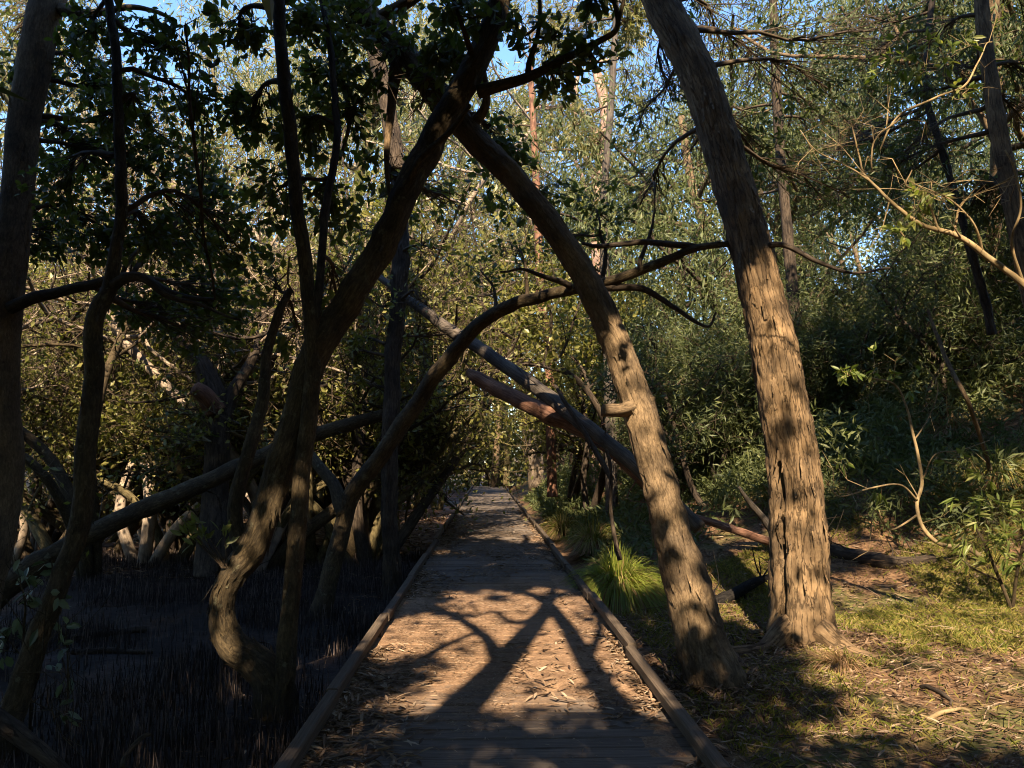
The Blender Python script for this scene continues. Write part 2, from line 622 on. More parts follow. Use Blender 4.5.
g = MB().add(np.stack([GX, GY, GZ], -1).reshape(-1, 3), np.stack([i, i + 1, i + nx + 1, i + nx], 1)).build('ground', m)
tag(g, 'dark mud and litter covered forest floor beside the boardwalk', 'ground', kind='structure')

# ------------------------------------------------------------------ the boardwalk
DX0, DX1 = -0.98, 1.14
rng = np.random.default_rng(11)


def plank_mat(name, base, litter_on=True):
    base = tuple(v * (1.0 if litter_on else .55) for v in base)
    m, nt, b, out = newmat(name)
    geo = N(nt, 'ShaderNodeNewGeometry')
    mp = N(nt, 'ShaderNodeMapping')
    mp.inputs['Scale'].default_value = (3.0, 60.0, 60.0) if litter_on else (60, 3, 60)
    nt.links.new(geo.outputs['Position'], mp.inputs[0])
    n1 = N(nt, 'ShaderNodeTexNoise', Scale=1.0, Detail=6.0, Roughness=0.65, Distortion=0.8)
    nt.links.new(mp.outputs[0], n1.inputs['Vector'])
    c = ramp(nt, n1.outputs['Fac'], [(0.3, tuple(v * .5 for v in base)), (0.52, base), (0.75, tuple(v * 1.5 for v in base))])
    t = N(nt, 'ShaderNodeAttribute', attribute_name='tint')
    tv = ramp(nt, t.outputs['Fac'], [(0, (.6, .6, .62)), (1, (1.3, 1.27, 1.22))])
    c = mixc(nt, c, tv, 1.0, 'MULTIPLY')
    h = n1.outputs['Fac']
    if litter_on:
        n2 = N(nt, 'ShaderNodeTexNoise', Scale=0.8, Detail=5.0, Roughness=0.62)
        n3 = N(nt, 'ShaderNodeTexNoise', Scale=70.0, Detail=5.0, Roughness=0.75)
        n4 = N(nt, 'ShaderNodeTexNoise', Scale=9.0, Detail=5.0, Roughness=0.7)
        for q in (n2, n3, n4):
            nt.links.new(geo.outputs['Position'], q.inputs['Vector'])
        lit_c = ramp(nt, n3.outputs['Fac'], [(0.28, (.085, .045, .024)), (0.5, (.22, .13, .07)), (0.7, (.35, .235, .14))])
        lv = ramp(nt, n4.outputs['Fac'], [(0.3, (.6, .57, .55)), (0.7, (1.2, 1.2, 1.2))])
        lit_c = mixc(nt, lit_c, lv, 1.0, 'MULTIPLY')
        s = N(nt, 'ShaderNodeSeparateXYZ')
        nt.links.new(geo.outputs['Position'], s.inputs[0])
        my = ramp(nt, N_map(nt, s.outputs['Y'], 0, 20), [(0.18, (0, 0, 0)), (0.29, (1, 1, 1)), (0.36, (1, 1, 1)), (0.65, (.12, .12, .12))])
        f = N(nt, 'ShaderNodeMath', operation='MULTIPLY_ADD')
        f.inputs[1].default_value = 0.8
        f.inputs[2].default_value = -0.30
        nt.links.new(my, f.inputs[0])
        f2 = N(nt, 'ShaderNodeMath', operation='ADD')
        nt.links.new(f.outputs[0], f2.inputs[0]); nt.links.new(n2.outputs['Fac'], f2.inputs[1])
        f3 = N(nt, 'ShaderNodeMath', operation='MULTIPLY_ADD')
        f3.inputs[1].default_value = 0.35
        nt.links.new(n4.outputs['Fac'], f3.inputs[0]); nt.links.new(f2.outputs[0], f3.inputs[2])
        fac = ramp(nt, f3.outputs[0], [(0.76, (0, 0, 0)), (1.1, (.8, .8, .8))])
        c = mixc(nt, c, lit_c, fac)
        hh = N(nt, 'ShaderNodeMath', operation='ADD')
        nt.links.new(n1.outputs['Fac'], hh.inputs[0]); nt.links.new(n3.outputs['Fac'], hh.inputs[1])
        h = hh.outputs[0]
    nt.links.new(c, b.inputs['Base Color'])
    b.inputs['Roughness'].default_value = 0.82
    b.inputs['Specular IOR Level'].default_value = 0.25
    bp = N(nt, 'ShaderNodeBump', Strength=0.6, Distance=0.006)
    nt.links.new(h, bp.inputs['Height'])
    nt.links.new(bp.outputs[0], b.inputs['Normal'])
    return m


def N_map(nt, s, a, b_):
    q = N(nt, 'ShaderNodeMapRange')
    q.inputs['From Min'].default_value = a
    q.inputs['From Max'].default_value = b_
    nt.links.new(s, q.inputs[0])
    return q.outputs[0]


def beam(x0, x1, y0, y1, z0, z1, bev=0.006, jit=0.0):
    """A bevelled timber with 16 corners round its long side (x or y)."""
    b_ = bev
    if (x1 - x0) > (y1 - y0):      # long in x
        prof = [(y0 + b_, z0), (y1 - b_, z0), (y1, z0 + b_), (y1, z1 - b_), (y1 - b_, z1), (y0 + b_, z1), (y0, z1 - b_), (y0, z0 + b_)]
        V = [(x0, p, q) for p, q in prof] + [(x1, p, q) for p, q in prof]
    else:
        prof = [(x0 + b_, z0), (x1 - b_, z0), (x1, z0 + b_), (x1, z1 - b_), (x1 - b_, z1), (x0 + b_, z1), (x0, z1 - b_), (x0, z0 + b_)]
        V = [(p, y0, q) for p, q in prof] + [(p, y1, q) for p, q in prof]
    Q = [(k, (k + 1) % 8, 8 + (k + 1) % 8, 8 + k) for k in range(8)]
    Q += [(0, 1, 2, 3), (0, 3, 4, 7), (4, 5, 6, 7), (8, 11, 10, 9), (8, 15, 12, 11), (12, 15, 14, 13)]
    return np.array(V, float), np.array(Q)


M_DECK = plank_mat('weathered_decking', (.115, .094, .078))
M_RAIL = plank_mat('weathered_rail', (.15, .115, .085), False)
walk = bpy.data.objects.new('boardwalk', None)
COL.objects.link(walk)
tag(walk, 'straight timber boardwalk strewn with leaf litter', 'path', kind='structure')
d = MB()
y = -3.0
while y < 50:
    w = 0.138
    z = rng.normal(0, 0.0018)
    bend = rng.normal(0, 0.004)
    V, Q = beam(DX0 + rng.normal(0, .006), DX1 + rng.normal(0, .006), y, y + w, -0.045 + z, z, 0.006)
    V[:, 2] += (V[:, 1] - y) * rng.normal(0, 0.012)
    d.add(V, Q, tint=float(np.clip(rng.normal(.5, .22), 0, 1)), smooth=False)
    y += w + 0.010
d.build('deck', M_DECK, walk)
st_ = MB()
for x in (DX0 + .06, .06, DX1 - .16):
    st_.add(*beam(x, x + .09, -3, 50, -.30, -.048, .004), smooth=False)
st_.build('bearer', M_RAIL, walk)
for sx, x0 in ((-1, DX0 - 0.015), (1, DX1 - 0.085)):
    y = -2.2 if sx < 0 else -1.1
    while y < 49:
        L = 2.38
        r = MB()
        dz, dx = rng.normal(0, .007), rng.normal(0, .011)
        V, Q = beam(x0 + dx + .01, x0 + dx + .085, y, y + L - rng.uniform(.008, .03), .040 + dz, .118 + dz, .010)
        r.add(V, Q, tint=float(np.clip(rng.normal(.5, .2), 0, 1)), smooth=False)
        for by in (y + .25, y + L - .45):
            V, Q = beam(x0 + .018, x0 + .08, by, by + .2, .002, .0402 + dz, .004)
            r.add(V, Q, tint=.3, smooth=False)
        r.build('kerb_rail', M_RAIL, walk)
        y += L

# ------------------------------------------------------------------ sun gaps
TY = ground_y(618, 606)
LY, SY, BY = ground_y(1012, 612), ground_y(980, 566), ground_y(28, 745)
for k in range(900):                                    # the sunny stretch of the deck
    px, py = rng.uniform(330, 680), rng.uniform(588, 706)
    p = on_z(px, py, 0)
    if not (DX0 - .1 < p[0] < DX1 + .1):
        continue
    s = fbm(np.array([p[0] * 1.3, p[1] * .9, 3.3]), 2)
    edge = (px - 330) / 160.0 - (py - 560) / 500.0
    if s + 0.3 * min(edge, 1) > 0.56:
        lit(p, 0.13)
for py in (552, 540, 524, 510, 500, 494, 490):
    for k in range(16):
        lit(on_z(rng.uniform(440, 560), py + rng.uniform(-2.5, 2.5), 0), rng.uniform(.15, .32))
for k in range(260):                                    # broken light on the far mangroves
    lit(at(rng.uniform(0, 530), rng.uniform(230, 505), rng.uniform(13.5, 24)), rng.uniform(.15, .6))
E_PATH = [(716, 692, 6.15, 58), (700, 640, 6.25, 49), (682, 575, 6.35, 40), (664, 500, 6.5, 34), (643, 423, 6.6, 31), (615, 340, 6.75, 29), (572, 257, 6.9, 27), (520, 185, 7.1, 26), (470, 133, 7.3, 27), (425, 80, 7.5, 28), (375, 25, 7.8, 27), (325, -40, 8.1, 24), (270, -120, 8.5, 20)]
F_PATH = [(803, 655, 7.45, 66), (801, 600, 7.5, 56), (798, 540, 7.55, 53), (794, 470, 7.6, 50), (787, 420, 7.62, 48), (773, 345, 7.7, 46), (751, 250, 7.8, 43), (727, 165, 7.95, 40), (700, 80, 8.1, 38), (660, 0, 8.3, 36), (612, -120, 8.6, 32), (575, -260, 9.2, 24)]
for px, py, Y, r in [(628, 370, 6.6, .28), (640, 410, 6.6, .28), (648, 450, 6.5, .28), (622, 340, 6.7, .22), (664, 500, 6.5, .18), (676, 540, 6.4, .2), (684, 580, 6.3, .22), (690, 620, 6.3, .15), (585, 290, 6.8, .06)]:
    lit(at(px, py, Y - .15), r)
for px, py in [(762, 300), (770, 330), (776, 360), (782, 395), (786, 430), (790, 465), (794, 500), (797, 535), (800, 570), (803, 605), (812, 630), (755, 265)]:
    lit(at(px, py, 7.35), .36 if py > 300 else .22)
for k in range(1500):                                    # the sunny grass by the big tree
    px, py = rng.uniform(690, 1040), rng.uniform(566, 725)
    p = on_z(px, py, -.15)
    f = fbm(np.array([p[0] * .9, p[1] * .9, 7.7]), 2) + (.12 if py < 655 else (-.02 if px > 820 else -.16))
    if p[0] > 1.7 and f > .5 and not (640 < px < 800 and py > 615):
        lit(p, .17)
for px, py, Y, r in [(625, 570, TY, .45), (645, 580, TY, .4), (605, 580, TY, .35),           # tussock
                     (218, 620, 6.4, .15), (215, 640, 6.4, .15), (228, 590, 6.4, .16), (246, 560, 6.4, .18), (265, 525, 6.4, .16), (234, 655, 6.4, .12), (285, 600, 6.4, .1), (292, 560, 6.4, .14), (300, 500, 6.4, .16), (306, 440, 6.4, .12),
                     (345, 530, 10.2, .16), (338, 550, 10.2, .14), (350, 500, 10.2, .14), (398, 560, 11.4, .12), (404, 580, 11.4, .12), (396, 600, 11.3, .1),
                     (480, 55, 6.5, .24), (466, 82, 6.5, .22), (440, 132, 6.4, .16), (418, 170, 6.4, .14), (498, 15, 6.6, .24), (455, 105, 6.4, .15), (310, 250, 6.3, .12), (305, 200, 6.3, .1),
                     (470, 380, 10.8, .14), (490, 388, 10.8, .14), (540, 405, 10.5, .16), (560, 418, 10.4, .16), (580, 430, 10.2, .14), (440, 320, 11.5, .14), (485, 350, 11, .14),
                     (960, 235, 5.8, .2), (900, 200, 5.9, .25), (930, 215, 5.9, .2), (880, 180, 6, .25), (850, 365, SY, .35), (985, 260, 5.8, .2), (1000, 540, LY, .5), (970, 520, LY, .3), (915, 440, SY, .3), (920, 500, SY, .3), (950, 170, 6, .3), (940, 100, 6.1, .3), (960, 545, SY, .2),
                     (15, 260, 7.9, .1), (25, 150, 7.9, .15), (12, 200, 7.9, .12), (735, 530, 10.5, .25), (760, 520, 10.3, .25), (700, 518, 10.8, .2)]:
    lit(at(px, py, Y), r)
for k in range(45):                                     # stray flecks over the mud and the far left ground
    lit(on_z(rng.uniform(0, 440), rng.uniform(510, 720), -.4), rng.uniform(.05, .10))
for k in range(60):
    lit(on_z(rng.uniform(0, 170), rng.uniform(500, 560), -.4), rng.uniform(.2, .4))
for k in range(40):
    lit(at(rng.uniform(0, 450), rng.uniform(300, 500), rng.uniform(14, 20)), rng.uniform(.15, .5))
for k in range(130):                                     # dapples on the slope and the leaves over it
    px, py = rng.uniform(600, 1020), rng.uniform(150, 540)
    if px > 830 and py > 390:
        continue
    lit(at(px, py, min(ground_y(px, py), rng.uniform(11, 17)) - .3), rng.uniform(.12, .45))
for pts, lo, hi, r_ in ((F_PATH, -200, 215, .36), (E_PATH, -130, 290, .26),
                        ([(392, 520, 11.3), (390, 440, 11.3), (393, 360, 11.3), (399, 280, 11.3), (400, 200, 11.4)], 0, 600, .25),
                        ([(300, 440, 6.4), (318, 355, 6.4), (362, 285, 6.4), (395, 215, 6.45)], 0, 600, .2),
                        ([(6, 480, 8), (4, 400, 8), (4, 320, 8), (33, 70, 8), (48, 0, 8), (62, -90, 8.1)], -200, 600, .3),
                        ([(84, 470, 5.85), (91, 390, 5.9), (98, 320, 6), (122, 220, 6.2), (116, 60, 6.4)], 0, 600, .2),
                        ([(1008, 180, 8.3), (995, 110, 8.4), (985, 40, 8.5), (975, -60, 8.6)], -200, 600, .2),
                        ([(60, 552, 9.7), (120, 520, 10.1), (180, 493, 10.5), (240, 465, 11)], 0, 600, .22)):
    for a, b_ in zip(pts[:-1], pts[1:]):
        for t in np.linspace(0, 1, 9):
            q = [a[k] * (1 - t) + b_[k] * t for k in range(3)]
            if lo < q[1] < hi:
                dark(at(*q), r_)
bake_lit()

# ------------------------------------------------------------------ hero trees
PX = lambda w, Y: w * 0.5 * Y / FPX


def path(pts):
    P = np.array([at(a, b_, c) for a, b_, c, w in pts])
    R = np.array([PX(w, c) for a, b_, c, w in pts])
    return P, R


class Hero:
    def __init__(self, name, label, pts, bark, sides=20, n=None, seed=1, ws=1.0, **kw):
        P, R = path(pts)
        R = R * ws
        P = np.vstack([P[0] + np.array([(P[0] - P[1])[0] * .3, 0, -.45]), P])
        R = np.concatenate([[R[0] * 1.05], R])
        self.base = P[1].copy()
        self.root = empty(name, self.base, label, 'tree', 'trees beside the boardwalk')
        V, Q, T, BK, self.C, self.R = tube(P, R, sides, n or len(P) * 9, seed=seed, **kw)
        self.bark, self.seed = bark, seed
        self.trunk = MB().add(V, Q, T, BK)
        self.limbs = MB()
        self.crown = MB()
        self.nodes, self.nr = [self.C], [self.R]
        self.rng = np.random.default_rng(seed + 100)

    def limb(self, pts, sides=10, bark=None, own=True, wiggle=0.08, name='limb', world=False):
        if world:
            P = np.array([p[:3] for p in pts]); R = np.array([p[3] for p in pts])
        else:
            P, R = path(pts)
        V, Q, T, BK, C, R = tube(P, R, sides, len(P) * 7, seed=self.seed + len(self.nodes), wiggle=wiggle)
        self.nodes.append(C); self.nr.append(R)
        if own:
            MB().add(V, Q, T, BK).build(name, bark or self.bark, self.root, self.base)
        else:
            self.crown.add(V, Q, T, BK, mi=1)
        return C

    def flakes(self, n, L=.16, W=.03, hi=1.0):
        r = self.rng
        i = r.integers(6, int((len(self.C) - 6) * hi), n)
        T = unit(self.C[i + 1] - self.C[i - 1])
        nrm = r.normal(size=(n, 3)); nrm = unit(nrm - T * np.sum(nrm * T, 1, keepdims=True))
        P = self.C[i] + nrm * (self.R[i] * r.uniform(.97, 1.04, n))[:, None]
        D = T * np.where(r.random(n) < .6, -1, 1)[:, None] + nrm * r.uniform(.02, .28, n)[:, None] + r.normal(0, .08, (n, 3))
        D = unit(D)
        S = np.cross(nrm, D)
        l, w = (L * r.uniform(.3, 1.2, n))[:, None], (W * r.uniform(.4, 1.3, n))[:, None] * .5
        V = np.stack([P - S * w, P + S * w, P + D * l * .6 + S * w * .9, P + D * l * .6 - S * w * .8, P + D * l + nrm * l * .12 + S * w * .3, P + D * l + nrm * l * .12 - S * w * .4], 1).reshape(-1, 3)
        o = np.arange(n)[:, None] * 6
        Q = np.concatenate([o + np.array([0, 1, 2, 3]), o + np.array([3, 2, 4, 5])])
        self.trunk.add(V, Q, smooth=False)

    dens = 1.0

    def blob(self, px, py, Y, rx, ry, rd=None, tips=30, per=9, L=.105, W=.056, six=True, droop=.15, tint=None, twig=.45, connect=True):
        """A bough: a limb to the middle, twigs to its outside, leaves along the twigs."""
        r = self.rng
        tips = int(tips * self.dens)
        c = at(px, py, Y)
        sx, sz = rx * Y / FPX, ry * Y / FPX
        sy = rd if rd else 0.5 * (sx + sz)
        if connect:
            A = np.concatenate(self.nodes)
            cand = A + 0.0
            dd = np.linalg.norm(cand - c, axis=1) + np.maximum(0, A[:, 2] - c[2]) * .6
            a = A[np.argmin(dd)]
            rr = np.concatenate(self.nr)[np.argmin(dd)]
            mid = (a + c) / 2 + r.normal(0, .1, 3) + np.array([0, 0, .08])
            V, Q, T, BK, C, _ = tube([a, mid, c], [min(rr * .6, .035), .018, .010], 5, 10, wiggle=.15, seed=self.seed + int(px))
            self.crown.add(V, Q, T, BK, mi=1)
            hubs = C[3:]
        else:
            hubs = c[None, :]
        q = unit(r.normal(size=(tips, 3))) * (r.random((tips, 1)) ** 0.45)
        tip = c + q * np.array([sx, sy, sz])
        h = hubs[r.integers(0, len(hubs), tips)]
        mid = (h * .45 + tip * .55) + r.normal(0, .06, (tips, 3))
        V, Q = prisms(h, mid, .006, .004); self.crown.add(V, Q, mi=1)
        V, Q = prisms(mid, tip, .004, .002); self.crown.add(V, Q, mi=1)
        d = unit(tip - mid)
        k = r.random((tips, per)) ** .8 * twig
        P = tip[:, None, :] - d[:, None, :] * k[..., None] * np.linalg.norm(tip - mid, axis=1)[:, None, None] * 1.6 + r.normal(0, .03, (tips, per, 3))
        D = d[:, None, :] * .7 + r.normal(0, .75, (tips, per, 3)) + np.array([0, 0, -droop])
        P, D = P.reshape(-1, 3), D.reshape(-1, 3)
        keep = shade_ok(P) | (r.random(len(P)) < .05)
        P, D = P[keep], D[keep]
        n = len(P)
        if n == 0:
            return
        s = r.uniform(.6, 1.2, n)
        V, Q, idx = leaf_faces(P, D, L * s, W * s, r, six, droop=.08)
        t0 = r.random() * .5
        t = np.clip(t0 + r.random(n) * .5, 0, 1) if tint is None else np.clip(r.normal(tint, .15, n), 0, 1)
        self.crown.add(V, Q, tint=t[idx], mi=0, smooth=False)

    def done(self, leaf):
        self.trunk.build('trunk', self.bark, self.root, self.base)
        if self.crown.n:
            self.crown.build('crown', [leaf, B_TWIG if self.bark is not B_STRAW else B_STRAW], self.root, self.base)


# -- big upright tree on the right
F = Hero('gum_tree', 'tall thick gum with fissured sunlit bark and flared roots right of the boardwalk', F_PATH, B_FOREST, 90, 340, 3, rough=.05, fiss=1.15, flare=.5, flare_h=.35, grooves=[((-.86, -.5, 0), .25, 2.6, .4, .16), ((-.02, -1, 0), .2, 1.0, .45, .09), ((.3, -1, 0), .8, 3.2, .12, .05), ((-.55, -.85, 0), .9, 4.0, .12, .05)], knots=7, wiggle=0.03)
F.flakes(420)
gz = lambda p: float(terr(p[0], p[1]))
for pts in ([(790, 625, 7.35, 26), (765, 640, 7.2, 20), (735, 640, 7.05, 15), (700, 652, 6.95, 8)],
            [(820, 632, 7.25, 30), (850, 648, 7.0, 18), (880, 662, 6.85, 8)]):
    P, R = path(pts)
    P[1:, 2] = [gz(p) + .02 for p in P[1:]]
    V, Q, T, BK, _, _ = tube(P, R, 12, 40, seed=9, rough=.15, wiggle=.05)
    MB().add(V, Q, T, BK).build('surface_root', B_FOREST, F.root, F.base)
F.limb([(755, 248, 7.75, 9), (780, 244, 7.6, 6), (812, 258, 7.5, 5), (850, 272, 7.4, 3), (890, 268, 7.4, 2)], 8, bark=B_DARK)
for a in [(760, 60, 9.5, 80, 60), (690, 150, 9.6, 60, 60), (720, 40, 9.3, 60, 50), (830, 90, 9.6, 80, 60), (880, 30, 9.8, 90, 50), (760, 160, 9.8, 50, 50), (840, 190, 10.2, 70, 50), (640, 120, 10.0, 45, 55), (650, 190, 10.2, 55, 45), (670, 90, 9.8, 40, 30)]:
    F.blob(*a, tips=52, per=9, L=.10, W=.045)
F.done(L_BLUE)

# -- leaning tree over the path
E = Hero('leaning_tree', 'thick pale brown trunk leaning left over the boardwalk with a broken stub', E_PATH, B_LEAN, 64, 300, 14, rough=.06, fiss=1.0, flare=.5, flare_h=.3, knots=9, wiggle=0.05)
E.flakes(260)
E.dens = 1.5
P, R = path([(644, 398, 6.66, 26), (630, 408, 6.56, 17), (618, 411, 6.50, 14), (604, 410, 6.46, 13)])
V, Q, T, BK, _, _ = tube(P, R, 18, 30, seed=2, rough=.35, fiss=1.2)
MB().add(V, Q, T, BK).build('broken_stub', B_LEAN, E.root, E.base)
for pts in ([(470, 128, 7.3, 14), (486, 100, 7.2, 9), (484, 60, 7.1, 6), (490, 10, 7.0, 4), (500, -60, 7, 2)],
            [(400, 50, 7.6, 20), (392, 100, 7.5, 10), (386, 160, 7.4, 6), (392, 210, 7.4, 3)],
            [(375, 22, 7.8, 16), (430, -10, 7.6, 10), (500, -50, 7.4, 6)],
            [(325, -40, 8.1, 16), (330, 40, 7.8, 9), (350, 110, 7.7, 5), (340, 160, 7.6, 3)]):
    E.limb(pts, 8)
for a in [(385, 60, 7.4, 55, 50), (420, 110, 7.2, 50, 40), (360, 120, 7.6, 50, 50), (440, 60, 7.0, 45, 40), (400, 180, 7.6, 50, 50), (330, 70, 7.6, 50, 50), (345, 20, 7.6, 50, 40), (470, 20, 7.2, 50, 35), (500, 150, 8.4, 40, 40), (450, 200, 8.6, 50, 40), (540, 200, 8.8, 60, 45)]:
    E.blob(*a, tips=30, per=9)
E.done(L_MANG)

# -- curved mangrove, left foreground
A = Hero('mangrove_tree', 'big curved mangrove with a knee at its base leaning right across the left side', [(272, 690, 6.3, 46), (252, 664, 6.35, 38), (226, 642, 6.4, 34), (219, 608, 6.4, 27), (229, 580, 6.4, 28), (252, 548, 6.4, 34), (272, 500, 6.4, 32), (292, 430, 6.4, 31), (318, 355, 6.4, 33), (362, 285, 6.4, 34), (398, 205, 6.45, 33), (440, 130, 6.5, 32), (474, 66, 6.55, 30), (498, 0, 6.6, 25), (512, -70, 6.7, 20), (500, -200, 6.9, 14)], B_MANG, 44, 260, 7, rough=.12, fiss=.6, flare=.35, flare_h=.2, ws=0.86, knots=6, wiggle=0.11)
A.flakes(130)
A.dens = 1.6
A.limb([(246, 556, 6.4, 20), (236, 528, 6.45, 15), (238, 495, 6.5, 14), (250, 450, 6.6, 13), (262, 400, 6.8, 12), (268, 350, 7.0, 10), (290, 290, 7.2, 7)], 12)
A.limb([(478, 92, 6.5, 15), (515, 80, 6.4, 11), (560, 60, 6.3, 9), (600, 40, 6.3, 7), (618, 25, 6.2, 6), (612, -10, 6.2, 4), (616, -60, 6.2, 3)], 10)
A.limb([(528, 75, 6.4, 7), (538, 40, 6.3, 5), (540, 5, 6.3, 4), (538, -40, 6.3, 3)], 8)
A.limb([(618, 26, 6.2, 5), (624, 0, 6.2, 3), (630, -40, 6.2, 2)], 6)
A.limb([(404, 192, 6.4, 9), (420, 160, 6.3, 8), (452, 130, 6.3, 6), (470, 105, 6.2, 5)], 8, wiggle=.03)   # a vine pressed on the trunk
A.limb([(474, 60, 6.5, 8), (462, 30, 6.3, 5), (450, -10, 6.2, 3)], 6)
for a in [(545, 35, 6.3, 40, 30), (590, 50, 6.3, 35, 22), (560, 80, 6.4, 30, 20), (515, 20, 6.4, 30, 25), (600, 10, 6.3, 30, 20), (455, 15, 6.3, 40, 25), (300, 330, 7.4, 45, 35), (275, 280, 7.4, 45, 40)]:
    A.blob(*a, tips=12, per=7)
# sprout of leaves on the knee
for q in range(9):
    p0 = at(226 + A.rng.uniform(-4, 4), 568, 6.3)
    p1 = at(212 + A.rng.uniform(-22, 22), 538 + A.rng.uniform(-14, 10), 6.2)
    V, Q = prisms(p0, p1, .006, .003); A.crown.add(V, Q, mi=1)
    P = p1 + A.rng.normal(0, .03, (4, 3)); D = A.rng.normal(0, 1, (4, 3)) + (p1 - p0) * 3
    V, Q, idx = leaf_faces(P, D, .11, .04, A.rng, True); A.crown.add(V, Q, tint=.9, smooth=False)
A.done(L_MANG)

# -- slender mangrove beside it
Bt = Hero('slender_mangrove', 'slender upright mangrove rising just right of the big curved mangrove', [(282, 715, 6.2, 26), (286, 660, 6.25, 21), (290, 590, 6.3, 19), (300, 500, 6.3, 19), (312, 400, 6.3, 18), (313, 340, 6.3, 17), (302, 250, 6.3, 16), (294, 170, 6.35, 15), (286, 100, 6.4, 15), (277, 0, 6.5, 14), (272, -120, 6.7, 11)], B_MANG, 24, 160, 12, rough=.06, flare=.3, flare_h=.1, ws=0.9, knots=6, wiggle=0.06)
Bt.flakes(60)
Bt.dens = 1.6
Bt.limb([(312, 335, 6.3, 12), (318, 280, 6.4, 9), (325, 200, 6.6, 8), (338, 130, 6.8, 8), (330, 60, 7, 7), (318, -20, 7.2, 5)], 10, bark=B_DARK)
for a in [(240, 40, 7.0, 45, 35), (310, 130, 7.0, 40, 45), (250, 120, 7.2, 45, 40), (330, 210, 7.2, 40, 45), (270, 200, 7.4, 45, 45), (300, 20, 7.0, 40, 30), (330, 290, 7.6, 40, 40)]:
    Bt.blob(*a, tips=22, per=8)
Bt.done(L_MANG)

# -- arching tree across the path
Cc = Hero('arching_tree', 'thin tree arching from the left mud across the path behind the leaning trunk', [(318, 625, 9.9, 30), (328, 590, 10, 21), (340, 535, 10.1, 20), (352, 495, 10.1, 20), (382, 455, 10.0, 20), (412, 412, 9.9, 19), (445, 362, 9.7, 18), (490, 316, 9.4, 16), (545, 296, 9.0, 14), (600, 284, 8.5, 12), (650, 268, 8.2, 11), (690, 250, 8.0, 9), (735, 243, 7.85, 7)], B_MANG, 24, 180, 15, rough=.08, flare=.3, flare_h=.2, ws=0.86, knots=6, wiggle=0.11)
Cc.flakes(60)
Cc.limb([(600, 286, 8.5, 9), (640, 289, 8.3, 7), (675, 308, 8.2, 5), (706, 326, 8.1, 3), (716, 312, 8.1, 2)], 8, bark=B_DARK)
Cc.limb([(700, 248, 8.0, 7), (650, 243, 8.1, 6), (610, 244, 8.2, 5), (582, 243, 8.3, 3)], 8, bark=B_DARK)
Cc.limb([(570, 286, 8.7, 7), (545, 277, 8.5, 5), (520, 268, 8.4, 3), (500, 272, 8.3, 2)], 8, bark=B_DARK)
Cc.limb([(600, 284, 8.5, 6), (606, 255, 8.5, 4), (600, 230, 8.5, 3)], 6, bark=B_DARK)
Cc.limb([(640, 270, 8.2, 5), (648, 245, 8.2, 4), (655, 210, 8.2, 2)], 6, bark=B_DARK)
Cc.limb([(345, 515, 10.1, 16), (335, 485, 10.3, 13), (318, 465, 10.5, 11), (300, 440, 10.8, 8)], 10)
for a in [(600, 215, 8.8, 35, 35), (640, 205, 8.8, 40, 35), (560, 240, 9.0, 40, 25), (520, 250, 9.2, 40, 25), (480, 270, 9.6, 40, 30)]:
    Cc.blob(*a, tips=18, per=7, L=.08, W=.045)
Cc.done(L_MANG)

# -- rough upright trunk by the kerb
Dd = Hero('upright_tree', 'straight dark rough barked tree standing against the left kerb', [(391, 612, 11.2, 30), (392, 585, 11.3, 23), (390, 520, 11.3, 19), (390, 440, 11.3, 19), (393, 360, 11.3, 20), (399, 280, 11.3, 20), (400, 200, 11.4, 20), (392, 130, 11.5, 20), (380, 70, 11.6, 19), (360, 0, 11.8, 17), (340, -80, 12, 13)], B_DARK, 30, 200, 18, rough=.14, fiss=1.0, flare=.3, flare_h=.2, ws=0.85, knots=10, wiggle=0.06)
Dd.flakes(220)
Dd.dens = .85
for a in [(420, 300, 11.0, 45, 45), (370, 300, 11.4, 45, 45), (440, 250, 11.2, 50, 40), (360, 230, 11.4, 45, 45), (350, 360, 11.6, 40, 35), (460, 330, 11.4, 40, 35), (330, 340, 11.6, 40, 35)]:
    Dd.blob(*a, tips=36, per=8, L=.09, W=.05)
Dd.done(L_OLIVE)

# -- tree at the left edge, and the slim twisted one
Lt = Hero('edge_tree', 'thick dark tree at the left edge with a bare bole leaning right', [(-30, 650, 7.7, 48), (-16, 590, 7.8, 36), (-2, 540, 7.9, 34), (6, 480, 8, 33), (4, 400, 8, 33), (4, 320, 8, 34), (10, 250, 8, 34), (20, 160, 8, 34), (33, 70, 8, 34), (48, 0, 8, 34), (62, -90, 8.1, 31), (70, -220, 8.3, 24)], B_LEAN, 40, 220, 21, rough=.05, flare=.2, fiss=.3, ws=0.9, knots=6, wiggle=0.05)
Lt.flakes(90)
Lt.dens = 1.8
Lt.limb([(62, 10, 8, 14), (90, 16, 7.8, 9), (130, 8, 7.6, 6), (170, 18, 7.5, 4)], 8)
Lt.limb([(10, 308, 7.9, 13), (50, 296, 7.8, 11), (95, 285, 7.7, 10), (140, 276, 7.6, 9), (175, 292, 7.5, 6), (215, 300, 7.4, 4)], 10, bark=B_DARK)
for a in [(90, 70, 8.4, 50, 45), (150, 90, 8.4, 50, 45), (80, 150, 8.8, 50, 45), (145, 170, 8.8, 55, 45), (110, 235, 8.8, 55, 40), (190, 240, 8.8, 50, 40), (180, 150, 9, 45, 45), (40, 80, 9, 40, 45), (15, 30, 9, 40, 40), (220, 190, 9, 45, 45), (165, 310, 8.8, 55, 35), (225, 300, 9, 45, 40), (45, 230, 9, 40, 40)]:
    Lt.blob(*a, tips=36, per=9, L=.10, W=.054)
Lt.blob(185, 25, 6.0, 40, 22, tips=9, per=5, L=.11, W=.06)
Lt.done(L_MANG)

